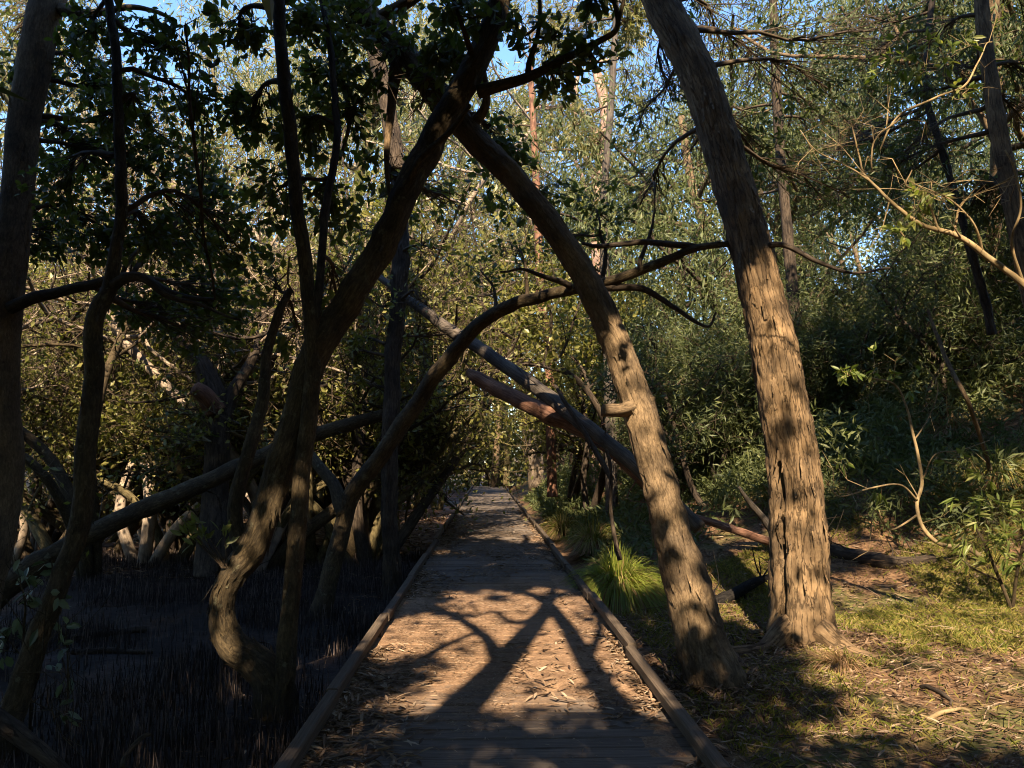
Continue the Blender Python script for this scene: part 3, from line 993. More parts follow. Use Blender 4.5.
St = Hero('twisted_tree', 'slim grey twisted tree standing between the left edge tree and the low leaning log', [(5, 735, 5.5, 30), (16, 700, 5.6, 26), (32, 650, 5.65, 26), (46, 612, 5.7, 25), (62, 570, 5.75, 24), (76, 530, 5.8, 25), (84, 470, 5.85, 24), (91, 390, 5.9, 23), (98, 320, 6.0, 21), (112, 285, 6.1, 18), (122, 220, 6.2, 14), (120, 140, 6.3, 13), (116, 60, 6.4, 12), (105, -40, 6.5, 10)], B_MANG, 26, 200, 24, rough=.09, flare=.2, ws=0.8, knots=6, wiggle=0.1)
St.flakes(70)
St.dens = 1.7
St.limb([(110, 288, 6.1, 12), (140, 278, 6.0, 9), (165, 292, 6.0, 7), (200, 304, 6.0, 4), (240, 320, 6.0, 2)], 8, bark=B_DARK)
for a in [(110, 120, 6.8, 50, 45), (60, 190, 7.2, 40, 40), (150, 235, 6.8, 50, 35), (90, 30, 7, 50, 35), (160, 50, 7, 45, 35), (200, 110, 7.2, 40, 40), (205, 330, 7.4, 50, 35), (240, 250, 7.4, 40, 40)]:
    St.blob(*a, tips=22, per=8, L=.09, W=.05)
St.done(L_MANG)

# -- knotted dark stump-like mangrove behind the log
Kn = Hero('gnarled_mangrove', 'dark gnarled mangrove behind the low log with a broken limb', [(215, 545, 12.4, 40), (216, 500, 12.5, 32), (217, 450, 12.5, 30), (214, 400, 12.5, 28), (200, 360, 12.6, 20), (178, 335, 12.7, 14), (160, 310, 12.8, 9)], B_DARK, 26, 110, 27, rough=.2, flare=.2, ws=0.8, knots=6)
Kn.dens = .5
Kn.limb([(216, 412, 12.4, 22), (205, 396, 12.2, 18), (194, 388, 12.1, 14)], 10, bark=B_RED, name='broken_limb')
Kn.limb([(220, 430, 12.5, 18), (235, 390, 12.6, 13), (255, 350, 12.8, 9), (265, 310, 13, 6)], 10)
for a in [(200, 330, 12.5, 45, 30), (250, 320, 12.7, 45, 35), (170, 370, 12.8, 40, 30), (245, 400, 12.8, 35, 35), (180, 430, 12.3, 40, 40), (150, 470, 12.6, 40, 30)]:
    Kn.blob(*a, tips=36, per=9, L=.09, W=.045)
Kn.done(L_MANG)


# ------------------------------------------------------------------ logs and fallen trunks
def log(name, label, pts, bark, cat='log', sides=18, seed=1, rough=.1, wiggle=.05, lie=False, **kw):
    if lie:
        pts = [(a, b_, ground_y(a, b_, .04), w) for a, b_, c, w in pts]
    P, R = path(pts)
    R = R * (.56 if name == 'leaning_log' else .66)
    V, Q, T, BK, C, _ = tube(P, R, sides, len(P) * 14, seed=seed, knots=5 if cat == 'log' else 2, rough=rough, wiggle=wiggle, **kw)
    mb = MB().add(V, Q, T, BK)
    if cat == 'log':
        rg = np.random.default_rng(seed)
        for q in range(12):                 # broken twigs still on it
            i = rg.integers(3, len(C) - 3)
            d = unit(rg.normal(size=3) + np.array([0, 0, .3]))
            pts3 = [C[i], C[i] + d * .15, C[i] + d * .3 + rg.normal(0, .06, 3), C[i] + d * .45 + rg.normal(0, .12, 3)]
            V, Q, T, BK, _, _ = tube(pts3, [.014, .010, .006, .003], 5, 9, seed=q)
            mb.add(V, Q, T, BK)
    o = mb.build(name, bark, None, P[0])
    return tag(o, label, cat, 'fallen timber')


log('leaning_log', 'long low mossy trunk slanting up from the left mud to the straight dark tree', [(-60, 640, 9.2, 52), (0, 592, 9.4, 44), (60, 552, 9.7, 38), (120, 520, 10.1, 34), (180, 493, 10.5, 31), (240, 465, 11.0, 29), (300, 440, 11.4, 27), (350, 424, 11.8, 24), (388, 413, 12.1, 20)], B_MANG, seed=31, fiss=.6)
log('fallen_tree', 'long grey fallen trunk slanting over the path above the red log', [(700, 528, 9.2, 22), (650, 480, 9.5, 23), (600, 436, 9.9, 22), (550, 397, 10.4, 22), (500, 362, 10.9, 21), (455, 333, 11.4, 20), (405, 297, 12.0, 14), (360, 262, 12.4, 6)], B_GREY, seed=33)
log('broken_log', 'reddish log with a splintered end just below the grey fallen trunk', [(650, 485, 9.9, 24), (610, 445, 10.1, 27), (575, 425, 10.3, 28), (530, 405, 10.5, 27), (495, 388, 10.8, 24), (478, 378, 10.9, 22), (468, 372, 11, 12)], B_RED, seed=35, rough=.14, fiss=.6)
log('thin_fallen_branch', 'thin dark branch crossing below the red splintered log', [(612, 480, 9.4, 8), (590, 440, 9.6, 8), (566, 405, 9.8, 7), (555, 385, 10, 5)], B_DARK, 'branch', 8, seed=36)
log('red_fallen_branch', 'red brown fallen branch lying between the two big right hand trunks', [(650, 500, 10.9, 10), (684, 514, 10.8, 11), (720, 525, 10.6, 12), (755, 537, 10.3, 13), (790, 548, 10.1, 12)], B_RED, 'branch', 12, seed=37)
log('grey_fallen_branch', 'pale grey stick propped against the left side of the gum', [(790, 552, 10.2, 13), (770, 528, 10.2, 12), (752, 505, 10.1, 9), (739, 487, 10, 4)], B_GREY, 'branch', 10, seed=38)
log('burnt_log', 'short charred black log on the dry grass left of the gum', [(708, 608, 9.0, 17), (730, 596, 9.2, 17), (752, 584, 9.4, 15), (768, 577, 9.6, 8)], B_BURNT, 'log', 14, seed=39)
log('pale_stick', 'pale bleached stick beyond the charred log', [(745, 586, 8.3, 7), (775, 576, 8.3, 8), (810, 570, 8.4, 6)], B_STRAW, 'branch', 10, seed=40, lie=True)
log('dark_log', 'dark rotting log lying behind the gum at the foot of the slope', [(815, 548, 8.6, 20), (850, 556, 8.55, 22), (890, 562, 8.5, 22), (935, 560, 8.5, 17)], B_DARK, 'log', 16, seed=41, rough=.16, lie=True)
log('bare_sapling', 'thin bare leaning sapling with a red stem on the dark slope', [(928, 310, 9.5, 4), (935, 335, 9.4, 6), (948, 365, 9.2, 7), (966, 398, 9.0, 7), (978, 430, 9.3, 7), (990, 470, 9.6, 7)], B_LEAN, 'sapling', 8, seed=42)
log('near_root', 'dark bent root in the bottom left corner', [(-40, 690, 4.6, 28), (0, 722, 4.5, 28), (40, 752, 4.4, 24), (80, 785, 4.3, 18)], B_DARK, 'root', 12, seed=43)
for k, (pts, bk_, lb) in enumerate([
        ([(70, 572, 8.9, 7), (110, 560, 9.1, 8), (150, 555, 9.3, 6)], B_DARK, 'dark stick lying on the mud under the low mossy trunk'),
        ([(75, 592, 8.2, 6), (115, 588, 8.3, 6), (155, 592, 8.2, 4)], B_DARK, 'crooked dark stick on the mud right of the slim twisted tree'),
        ([(920, 703, 5.3, 4), (940, 699, 5.4, 4.5), (968, 694, 5.5, 3)], B_STRAW, 'straw coloured stick lying on the litter in the right corner'),
        ([(920, 672, 6.0, 4), (935, 680, 5.85, 5), (950, 692, 5.6, 3)], B_DARK, 'dark stick on the litter beside the sunny grass'),
        ([(122, 768, 4.1, 5), (140, 742, 4.3, 5), (150, 735, 4.4, 3)], B_MANG, 'thin green stick poking from the mud at the bottom edge'),
        ([(620, 560, 8.9, 5), (612, 520, 9.0, 4), (610, 480, 9.0, 4), (606, 450, 9, 3)], B_DARK, 'dead upright stick on the bank right of the path')]):
    P, R = path(pts)
    if k in (0, 1, 2, 3):
        P[:, 2] = [gz(p) + .03 for p in P]
    V, Q, T, BK, _, _ = tube(P, R, 8, 30, seed=50 + k, wiggle=.08, rough=.15)
    tag(MB().add(V, Q, T, BK).build('fallen_stick', bk_, None, P[0]), lb, 'stick', 'loose sticks')


# ------------------------------------------------------------------ tussocks
def tussock(name, label, c, n_g, n_d, Lg, seed, spread=.5, gm=None, dm=None, lean=(0, 0), wid=.006):
    r = np.random.default_rng(seed)
    root = empty(name, c, label, 'grass tussock', 'grass tussocks')
    for part, n, L, mat, out, sag in (('green_blades', n_g, Lg, gm or L_TUSS, .7, .95), ('dead_skirt', n_d, Lg * .95, dm or L_STRAW, .9, 1.35)):
        if n == 0:
            continue
        a = r.uniform(0, 2 * math.pi, n)
        o = out * r.random(n) ** .6
        d = np.stack([np.cos(a) * o + lean[0], np.sin(a) * o + lean[1], np.ones(n)], 1)
        d = unit(d)
        l = L * r.uniform(.55, 1.1, n)
        b0 = np.stack([np.cos(a), np.sin(a), np.zeros(n)], 1) * (r.random(n)[:, None] * .12)
        rows = []
        for s in np.linspace(0, 1, 6):
            p = b0 + d * (l * s)[:, None]
            h = d.copy(); h[:, 2] = 0
            p = p + h * (l * s ** 2 * .35)[:, None]
            p[:, 2] -= sag * l * s ** 2.2 * (.35 + .65 * o / out)
            p[:, 2] = np.maximum(p[:, 2], .005)
            rows.append(p)
        side = np.stack([-np.sin(a + r.normal(0, .5, n)), np.cos(a), r.normal(0, .3, n)], 1)
        V = []
        for s, p in zip(np.linspace(0, 1, 6), rows):
            w = wid * (1 - s ** 2 * .9)
            V += [p - side * w, p + side * w]
        V = np.stack(V, 1)
        V = V.reshape(-1, 3)
        o_ = np.arange(n)[:, None] * 12
        Q = np.concatenate([o_ + np.array([2 * k, 2 * k + 1, 2 * k + 3, 2 * k + 2]) for k in range(5)])
        t = np.tile(r.random(n), 5)
        MB().add(V, Q, tint=t, smooth=False).build(part, mat, root)
    return root


t0 = at(618, 606, TY)
t0[2] = gz(t0)
tussock('mat_rush_tussock', 'bright green tussock with a brown skirt at the right kerb', t0, 3000, 2200, 1.2, 3, wid=.006)
t1 = at(838, 668, ground_y(838, 668))
tussock('dry_tussock', 'straw coloured dry tussock at the foot of the gum roots', t1, 60, 420, .5, 4, gm=L_GRASS, lean=(-.5, -.2), wid=.004)
t2 = at(700, 580, ground_y(700, 580))
tussock('thin_dry_tussock', 'thin dry tuft beside the red brown fallen branch', t2, 20, 90, .5, 5, gm=L_STRAW, wid=.004)
t3 = gp(1.9, 14.0)
tussock('bank_tussock', 'olive drooping tussock on the bank beside the far kerb', t3, 500, 400, 1.1, 6, gm=L_GRASS, wid=.007)
t4 = gp(1.75, 18.0)
tussock('sunlit_bank_tussock', 'sunlit drooping tussock farther along the bank', t4, 500, 400, 1.1, 7, gm=L_GRASS, wid=.009)
t5 = at(710, 480, ground_y(710, 480))
tussock('dark_tussock', 'tall dark green tussock on the slope between the two big trunks', t5, 500, 120, 1.0, 8, gm=L_BLUE, wid=.006)
t6 = at(1000, 490, ground_y(1000, 490))
tussock('slope_tussock', 'large drooping tussock on the slope at the right edge', t6, 700, 300, 1.2, 9, gm=L_GRASS, wid=.007)
t7 = at(955, 440, ground_y(955, 440))
tussock('fawn_tussock', 'fawn dead tussock behind the thin bare sapling on the slope', t7, 100, 500, 1.0, 10, gm=L_STRAW, wid=.006)


# ------------------------------------------------------------------ shrubs on the right
def shrub(name, label, pts_list, leaf_pts, leaf, bark, seed, L=.11, W=.03, six=True, per=7, Yb=None):
    if Yb:                      # carried back along the view until its foot meets the ground
        f = Yb / pts_list[0][0][2]
        pts_list = [[(a, b_, c * f, w) for a, b_, c, w in p] for p in pts_list]
        leaf_pts = [(a, b_, c * f, n, q) for a, b_, c, n, q in leaf_pts]
        L, W = L * f ** .7, W * f ** .7
    r = np.random.default_rng(seed)
    P, R = path(pts_list[0])
    base = P[0].copy()
    root = empty(name, base, label, 'shrub', 'shrubs on the right')
    first = True
    st = MB()
    alltips = []
    for pts in pts_list:
        P, R = path(pts)
        R = R * .58
        V, Q, T, BK, C, RR = tube(P, R, 8, len(P) * 8, seed=seed, wiggle=.05, rough=.08)
        MB().add(V, Q, T, BK).build('stem' if first else 'branch', bark, root, base)
        first = False
        for k in range(6):      # side twigs
            i = r.integers(len(C) // 3, len(C))
            a = C[i]
            m_ = a + unit(r.normal(size=3) + (C[-1] - C[0]) * .3) * r.uniform(.12, .3)
            e = m_ + unit((m_ - a) + r.normal(0, .12, 3)) * r.uniform(.1, .3)
            V, Q = prisms(a, m_, max(RR[i] * .5, .003), .003); st.add(V, Q, mi=1)
            V, Q = prisms(m_, e, .003, .0015); st.add(V, Q, mi=1)
            alltips.append((e, unit(e - m_)))
            for q in range(2):
                e2 = m_ + unit(r.normal(size=3) + (e - m_) * 4) * r.uniform(.1, .25)
                V, Q = prisms(m_, e2, .0025, .0012); st.add(V, Q, mi=1)
    for px, py, Y, n, s in leaf_pts:
        c = at(px, py, Y)
        for k in range(n):
            p = c + r.normal(0, s * Y / FPX, 3)
            # a thin twig back towards the middle of the spray
            V, Q = prisms(p, p + (c - p) * .8 + np.array([0, 0, -.04]), .002, .0035); st.add(V, Q, mi=1)
            PP = p + r.normal(0, .02, (per, 3))
            D = r.normal(0, .7, (per, 3)) + unit(p - c + 1e-6) + np.array([0, 0, -.35])
            V, Q, idx = leaf_faces(PP, D, L * r.uniform(.7, 1.2, per), W * r.uniform(.8, 1.2, per), r, six, droop=.12)
            st.add(V, Q, tint=r.random(per)[idx], smooth=False)
    st.build('foliage', [leaf, bark], root, base)
    return root


shrub('bare_shrub', 'half bare shrub with pale forked branches and lime leaf tufts at the right edge',
      [[(1075, 345, 5.6, 22), (1024, 285, 5.7, 13), (985, 258, 5.8, 11), (955, 237, 5.8, 10), (920, 226, 5.85, 8), (890, 205, 5.9, 7), (868, 180, 5.95, 5), (862, 172, 6, 4)],
       [(868, 180, 5.95, 4), (845, 165, 6, 3), (815, 150, 6, 2), (800, 130, 6, 1.5)],
       [(864, 174, 6, 4), (856, 140, 6, 3), (850, 120, 6.05, 2)],
       [(880, 150, 6, 3), (900, 115, 6, 4), (935, 98, 6, 4), (962, 88, 6, 4), (975, 65, 6, 3), (985, 45, 6, 2), (992, 42, 6, 2)],
       [(872, 170, 6, 3), (876, 140, 6, 3), (900, 118, 6, 3)],
       [(955, 238, 5.8, 5), (962, 205, 5.75, 4), (985, 190, 5.7, 3), (1015, 175, 5.7, 2)],
       [(940, 232, 5.8, 5), (925, 195, 5.8, 4), (905, 185, 5.8, 3), (912, 170, 5.8, 2)],
       [(985, 258, 5.8, 6), (975, 225, 5.7, 4), (950, 200, 5.7, 3), (930, 190, 5.7, 2)],
       [(1024, 285, 5.7, 7), (1012, 240, 5.6, 5), (1020, 200, 5.5, 4), (1005, 150, 5.5, 3)]],
      [(915, 205, 5.8, 7, 10), (932, 190, 5.8, 4, 10), (925, 65, 6, 10, 16), (945, 55, 6, 6, 12), (900, 60, 6.1, 6, 14), (905, 232, 5.8, 4, 6), (960, 90, 6, 3, 8)], L_LIME, B_STRAW, 71, L=.10, W=.03)
shrub('lower_shrub', 'small shrub with a crooked pale stem and sparse leaves before the dark slope',
      [[(980, 556, 6.3, 9), (965, 547, 6.3, 8), (942, 545, 6.3, 7), (925, 530, 6.35, 7), (917, 505, 6.4, 6), (922, 480, 6.4, 6), (914, 440, 6.4, 5), (907, 410, 6.4, 4), (895, 385, 6.4, 3), (872, 378, 6.3, 2)],
       [(917, 500, 6.4, 4), (900, 485, 6.3, 3), (870, 488, 6.3, 3), (840, 496, 6.2, 2), (825, 480, 6.2, 1.5)],
       [(914, 440, 6.4, 3), (930, 415, 6.4, 2), (938, 385, 6.4, 2), (925, 365, 6.4, 1.5)],
       [(922, 480, 6.4, 3), (935, 455, 6.3, 2), (960, 450, 6.3, 2), (990, 440, 6.3, 1.5)],
       [(917, 515, 6.4, 4), (890, 530, 6.3, 3), (875, 510, 6.2, 2), (870, 540, 6.2, 2)]],
      [(848, 372, 6.3, 8, 9), (875, 368, 6.3, 4, 8), (915, 365, 6.4, 4, 9), (843, 465, 6.2, 2, 5), (880, 490, 6.2, 2, 5), (985, 470, 6.3, 5, 10), (960, 460, 6.3, 3, 8)], L_LIME, B_STRAW, 72, L=.10, W=.034, per=5, Yb=SY)
shrub('leafy_shrub', 'leafy yellow green shrub with narrow drooping leaves at the right edge above the grass',
      [[(1012, 610, 6.0, 7), (1000, 580, 6.0, 6), (985, 545, 6.0, 5), (970, 515, 6.05, 3)], [(1012, 610, 6.0, 6), (1020, 560, 5.9, 5), (1030, 520, 5.9, 4)], [(1000, 580, 6, 4), (975, 570, 5.9, 3), (962, 560, 5.9, 2)]],
      [(990, 525, 6, 10, 16), (1015, 515, 5.9, 12, 18), (1010, 550, 5.9, 12, 16), (975, 535, 6, 6, 12), (1030, 580, 5.9, 8, 16), (990, 565, 6, 4, 10)], L_LIME, B_MANG, 73, L=.12, W=.02, Yb=LY)
shrub('broadleaf_sapling', 'broad leaved grey green sapling at the left edge in front of the slim twisted tree',
      [[(28, 745, 4.9, 5), (30, 700, 4.9, 5), (24, 650, 4.9, 4), (26, 605, 4.9, 3), (20, 580, 4.9, 2)], [(30, 700, 4.9, 3), (42, 660, 4.8, 3), (46, 610, 4.8, 2)], [(24, 660, 4.9, 3), (8, 640, 4.9, 2)]],
      [(12, 605, 4.9, 5, 12), (35, 600, 4.9, 5, 10), (10, 640, 4.9, 4, 10), (50, 610, 4.8, 3, 8), (20, 580, 4.9, 3, 8)], L_SAGE, B_MANG, 74, L=.10, W=.045, per=3, Yb=BY)
shrub('pale_leaf_seedling', 'little seedling with pale opposite leaves on the mud below the slim twisted tree',
      [[(68, 705, 5.0, 3), (68, 670, 5.0, 3), (65, 625, 5.0, 2)], [(68, 690, 5, 2), (52, 700, 5, 2), (55, 725, 4.9, 1.5)]],
      [(66, 628, 5, 2, 4), (64, 672, 5, 2, 6), (52, 712, 4.9, 2, 5), (60, 645, 5, 1, 4)], L_SAGE, B_MANG, 75, L=.09, W=.04, per=3)


# ------------------------------------------------------------------ trees behind: builders
def grow(seed, height, r0, stems, kind):
    """Trunk and crown meshes of one tree standing at the origin."""
    r = np.random.default_rng(seed)
    tr, cr = MB(), MB()
    tips, tdir = [], []

    def branch(p, d, L, rad, level, up):
        k = 5
        pts, cur, dd = [p], p.copy(), unit(d)
        for i in range(k):
            dd = unit(dd + r.normal(0, .26, 3) + np.array([0, 0, up]))
            cur = cur + dd * L / k
            pts.append(cur.copy())
        rads = np.linspace(rad, rad * (.45 if level else .5), k + 1)
        V, Q, T, BK, C, R = tube(pts, rads, 10 if level == 0 else (6 if level == 1 else 4), 22 if level == 0 else 11, seed=seed + level, rough=.12, cap=level == 0)
        tr.add(V, Q, T, BK)
        return C, R, dd

    def rec(C, R, level, L):
        lo = {0: .5 if kind in ('mangrove', 'sparse') else (.62 if kind == 'bare' else .38), 1: .25, 2: .2}[level]
        if kind == 'euc' and level == 0:
            lo = .5
        nb = {0: 7, 1: 5, 2: 0}[level] if kind != 'shrub' else {0: 8, 1: 4, 2: 0}[level]
        for b in range(nb):
            i = int(len(C) * r.uniform(lo, .98))
            i = min(i, len(C) - 1)
            out = r.normal(0, 1, 3); out[2] = abs(out[2]) * .5 + .15
            l = L * r.uniform(.38, .6)
            c2, r2, _ = branch(C[i], unit(out) * 1.0, l, max(R[i] * .55, .008), level + 1, .06 if kind not in ('mangrove', 'sparse', 'bare') else .03)
            if level + 1 < 2:
                rec(c2, r2, level + 1, l)
            else:
                for t in range(7):
                    j = r.integers(len(c2) // 3, len(c2))
                    e = c2[j] + unit(r.normal(size=3) + np.array([0, 0, .15 if kind != 'euc' else -.3])) * r.uniform(.25, .6) * (height / 5) ** .5
                    tips.append(e); tdir.append(unit(e - c2[j]))
                    V, Q = prisms(c2[j], e, .008, .003); cr.add(V, Q, mi=1)

    for s in range(stems):
        a = r.uniform(0, 2 * math.pi)
        lean = r.uniform(.1, .55) if kind in ('mangrove', 'sparse', 'bare') else r.uniform(0, .2)
        d = np.array([math.cos(a) * lean, math.sin(a) * lean, 1.0])
        C, R, _ = branch(np.array([math.cos(a) * .1, math.sin(a) * .1, -.25]), d, height * r.uniform(.62, .8), r0 * r.uniform(.75, 1.1), 0, .06)
        rec(C, R, 0, height * .75)
    tips_, td = np.array(tips), np.array(tdir)
    per, L, W, dr = {'bare': (2, .12, .06, .1), 'sparse': (5, .12, .06, .1), 'mangrove': (10, .12, .06, .1), 'euc': (40, .26, .05, .9), 'shrub': (22, .13, .024, .2), 'broad': (15, .16, .08, .15)}[kind]
    n = len(tips_) * per
    P = np.repeat(tips_, per, 0)
    d = np.repeat(td, per, 0)
    spread = .16 if kind != 'euc' else .32
    P = P - d * (r.random((n, 1)) * .4) + r.normal(0, spread, (n, 3))
    D = d * .5 + r.normal(0, .7, (n, 3)) + np.array([0, 0, -dr])
    s = r.uniform(.6, 1.25, n)
    V, Q, idx = leaf_faces(P, D, L * s, W * s, r, False)
    t = np.clip(np.repeat(r.random(len(tips_)) * .7, per) + r.random(n) * .3, 0, 1)
    cr.add(V, Q, tint=t[idx], smooth=False)
    return tr, cr


def make_proto(name, seed, height, r0, stems, kind, bark, leaf, cat='tree'):
    tr, cr = grow(seed, height, r0, stems, kind)
    root = empty(name, (0, 0, 0), 'x', cat)
    tr.build('trunk', bark, root)
    cr.build('crown', [leaf, B_TWIG], root)
    return root


ORD = ['leftmost', 'second from the left', 'third from the left', 'fourth from the left', 'fifth from the left', 'sixth from the left', 'seventh from the left', 'eighth from the left', 'ninth from the left', 'tenth from the left',
       'eleventh from the left', 'twelfth from the left', 'thirteenth from the left', 'fourteenth from the left', 'fifteenth from the left', 'sixteenth from the left', 'seventeenth from the left', 'eighteenth from the left', 'nineteenth from the left', 'twentieth from the left']


def stand(protos, spots, phrase, group, seed):
    r = np.random.default_rng(seed)
    sp = sorted(spots, key=lambda q: project(np.array([[q[0], q[1], 1.0]]))[0][0])
    used = set()
    for k, (x, y, sc, pi) in enumerate(sp):
        pr = protos[pi % len(protos)]
        lb = phrase.format(ORD[k])
        loc = gp(x, y)
        rz = r.uniform(0, 6.28)
        if id(pr) not in used:
            used.add(id(pr))
            pr.location, pr.rotation_euler, pr.scale = loc, (0, 0, rz), (sc, sc, sc)
            pr['label'], pr['group'] = lb, group
        else:
            copy_tree(pr, loc, rz, sc, lb)['group'] = group


mg = [make_proto('mangrove_tree', 200 + k, 5.4 + .5 * (k % 3), .13, 2 + k % 2, 'mangrove' if k % 3 == 2 else 'sparse', [B_OLIVE, B_MANG, B_PALE][k % 3] if k != 2 else B_OLIVE, L_OLIVE) for k in range(6)]
r = np.random.default_rng(77)
spots = []
for k in range(18):
    px = 10 + 440 * (k + r.uniform(.1, .9)) / 18
    Y = r.uniform(14, 21)
    p = at(px, 480, Y)
    if p[0] > -1.9:
        p[0] = -2.2
    spots.append((p[0], Y, r.uniform(.8, 1.15), k))
stand(mg, spots, '{} of the leafy twisted mangroves across the mudflat', 'mangroves across the mudflat', 1)
mg3 = [make_proto('mangrove_tree', 215 + k, 8.2, .11, 3, 'bare', [B_PALE, B_DARK, B_OLIVE, B_MANG][k], L_OLIVE) for k in range(4)]
spots = []
for k in range(15):
    Y = r.uniform(12.5, 18)
    p = at(5 + 440 * (k + r.uniform(.1, .9)) / 15, 480, Y)
    spots.append((min(p[0], -2.2), Y, r.uniform(.75, 1.1), k))
stand(mg3, spots, '{} of the bare stemmed mangroves twisting up from the mudflat', 'bare stemmed mangroves', 8)
mg2 = [make_proto('mangrove_tree', 230 + k, 6.5, .14, 2, 'mangrove', B_OLIVE, L_OLIVE) for k in range(4)]
spots = [(at(20 + 430 * (k + r.uniform(.1, .9)) / 16, 480, 1)[0] * Y, Y, r.uniform(.95, 1.4), k) for k in range(16) for Y in [r.uniform(24, 36)]]
stand(mg2, spots, '{} of the taller mangroves at the back of the mudflat', 'mangroves at the back of the mudflat', 2)
tun = [make_proto('path_tree', 260 + k, 6.0, .11, 2, 'mangrove', B_DARK, L_OLIVE) for k in range(4)]
spots = [(-2.9 - r.uniform(0, .9), Y, r.uniform(.8, 1.1), k) for k, Y in enumerate((17, 21, 25, 30, 35, 41, 47))]
stand(tun, spots, '{} of the dark stems lining the left kerb into the distance', 'trees lining the path on the left', 3)
tun2 = [make_proto('path_tree', 270 + k, 5.5, .11, 2, 'mangrove', B_DARK, L_OLIVE) for k in range(3)]
spots = [(2.4 + r.uniform(0, 1.4), Y, r.uniform(.8, 1.1), k) for k, Y in enumerate((24, 29, 35, 42, 49))] + [(.3, 54, 1.1, 1), (-1.2, 56, 1.2, 2), (1.8, 55, 1.2, 0)]
stand(tun2, spots, '{} of the trees closing over the far end of the path', 'trees at the far end of the path', 4)
br = [make_proto('broadleaf_tree', 290 + k, 8.5, .12, 2, 'broad', B_DARK, L_BRIGHT) for k in range(3)]
spots = [(-3.6, 18, 1, 0), (2.6, 20, .95, 1), (-2.8, 25, 1.1, 2), (3.0, 27, 1.1, 0), (-6, 22, 1.05, 1), (-10, 24, 1.1, 2), (-14.5, 23, 1.15, 0), (-18, 27, 1.2, 1), (-22, 32, 1.4, 2)]
stand(br, spots, '{} of the bright leaved trees arching behind the near trunks', 'bright leaved trees', 9)
eu = [make_proto('gum_tree', 300 + k, 17 + k, .28, 1, 'euc', [B_PALE, B_PALE, B_OLIVE, B_PALE][k], L_EUC) for k in range(4)]
spots = [(-17, 31, 1.0, 0), (-11, 36, 1.1, 1), (-6.5, 30, 1.0, 2), (-3, 39, 1.15, 3), (2.5, 37, 1.05, 1), (5.5, 44, 1.1, 0), (-13, 45, 1.3, 3), (1, 52, 1.3, 2), (-23, 42, 1.2, 1), (-7, 50, 1.3, 0), (-14, 27, .85, 2), (-19, 37, 1.1, 3), (-9, 27, .8, 1), (-25, 34, 1.0, 0), (-4.5, 33, .95, 3)]
spots = [(x, y, sc * 1.35, k) for x, y, sc, k in spots]
stand(eu, spots, '{} of the tall sunlit gums behind the mangroves', 'tall gums behind', 5)
eu2 = [make_proto('gum_tree', 320 + k, 14 + k, .22, 1, 'euc', [B_DARK, B_LEAN, B_FOREST][k], L_BLUE) for k in range(3)]
spots = [(5.0, 15, .75, 0), (7.5, 19, .9, 1), (10, 16, .85, 2), (13, 21, 1, 0), (9, 27, 1.1, 1), (14, 30, 1.15, 2), (19, 26, 1.1, 0), (5.5, 24, .95, 2), (20, 36, 1.3, 1), (8, 13, .7, 1), (11.5, 13, .8, 0), (7, 35, 1.1, 0)]
stand(eu2, spots, '{} of the slender trees rising from the right hand slope', 'trees on the right hand slope', 6)
sh = [make_proto('understorey_shrub', 340 + k, 3.6, .06, 3, 'shrub', B_DARK, L_BLUE, 'shrub') for k in range(5)]
spots = []
for k in range(20):
    px = 640 + 400 * (k + r.uniform(0, 1)) / 20
    Y = r.uniform(12, 19)
    p = at(px, 450, Y)
    spots.append((max(p[0], 3.8), Y, r.uniform(.7, 1.1), k))
stand(sh, spots, '{} of the dark feathery shrubs crowding the slope', 'shrubs crowding the slope', 7)

# one pale gum with pink bare limbs, seen against the sky
PG = Hero('pale_gum', 'pale pink limbed gum far off against the blue sky between the two big trunks', [(596, 470, 26, 14), (598, 380, 26, 14), (598, 300, 26, 13), (597, 220, 26, 13), (601, 165, 26, 12), (605, 120, 26, 10), (600, 90, 26, 8), (592, 60, 26, 6)], B_PINK, 16, 90, 61, rough=.06)
for pts in ([(600, 165, 26, 9), (592, 130, 26, 7), (582, 112, 25.5, 6), (560, 105, 25, 6), (535, 108, 25, 4), (522, 112, 25, 3)],
            [(597, 190, 26, 8), (583, 150, 26, 6), (575, 125, 26, 5), (575, 95, 26, 4), (580, 70, 26, 3)],
            [(606, 120, 26, 6), (604, 85, 26, 5), (596, 65, 26, 4), (612, 60, 26, 3), (625, 55, 26, 2)],
            [(598, 230, 26, 6), (575, 160, 26, 4), (555, 145, 26, 3), (530, 140, 26, 2)]):
    PG.limb(pts, 8, wiggle=.3)
for a in [(545, 130, 26, 40, 30), (560, 60, 27, 40, 25), (520, 110, 27, 35, 40), (630, 40, 27, 30, 25), (540, 180, 27, 40, 30)]:
    PG.blob(*a, tips=50, per=14, L=.22, W=.04, six=False, droop=.9)
PG.done(L_EUC)
for nm, lb, pts, bk_ in [('pale_gum', 'grey stemmed gum half hidden behind the leaning trunk', [(612, 520, 17, 13), (610, 400, 17, 12), (606, 300, 17, 10), (604, 200, 17, 8), (612, 90, 17, 7), (618, -30, 17, 5)], B_GREY),
                         ('red_gum', 'slim orange stemmed gum behind the grey fallen trunk', [(552, 480, 21, 10), (550, 400, 21, 10), (548, 340, 21, 10), (541, 300, 21, 9), (537, 200, 21, 8), (530, 60, 21, 6)], B_RED)]:
    q = Hero(nm, lb, pts, bk_, 14, 80, 63, rough=.08)
    for k in range(8):
        q.blob(pts[3][0] + q.rng.uniform(-60, 60), 60 + q.rng.uniform(-60, 90), pts[0][2] + 1, 45, 35, tips=40, per=12, L=.2, W=.045, six=False, droop=.6)
    q.done(L_EUC)

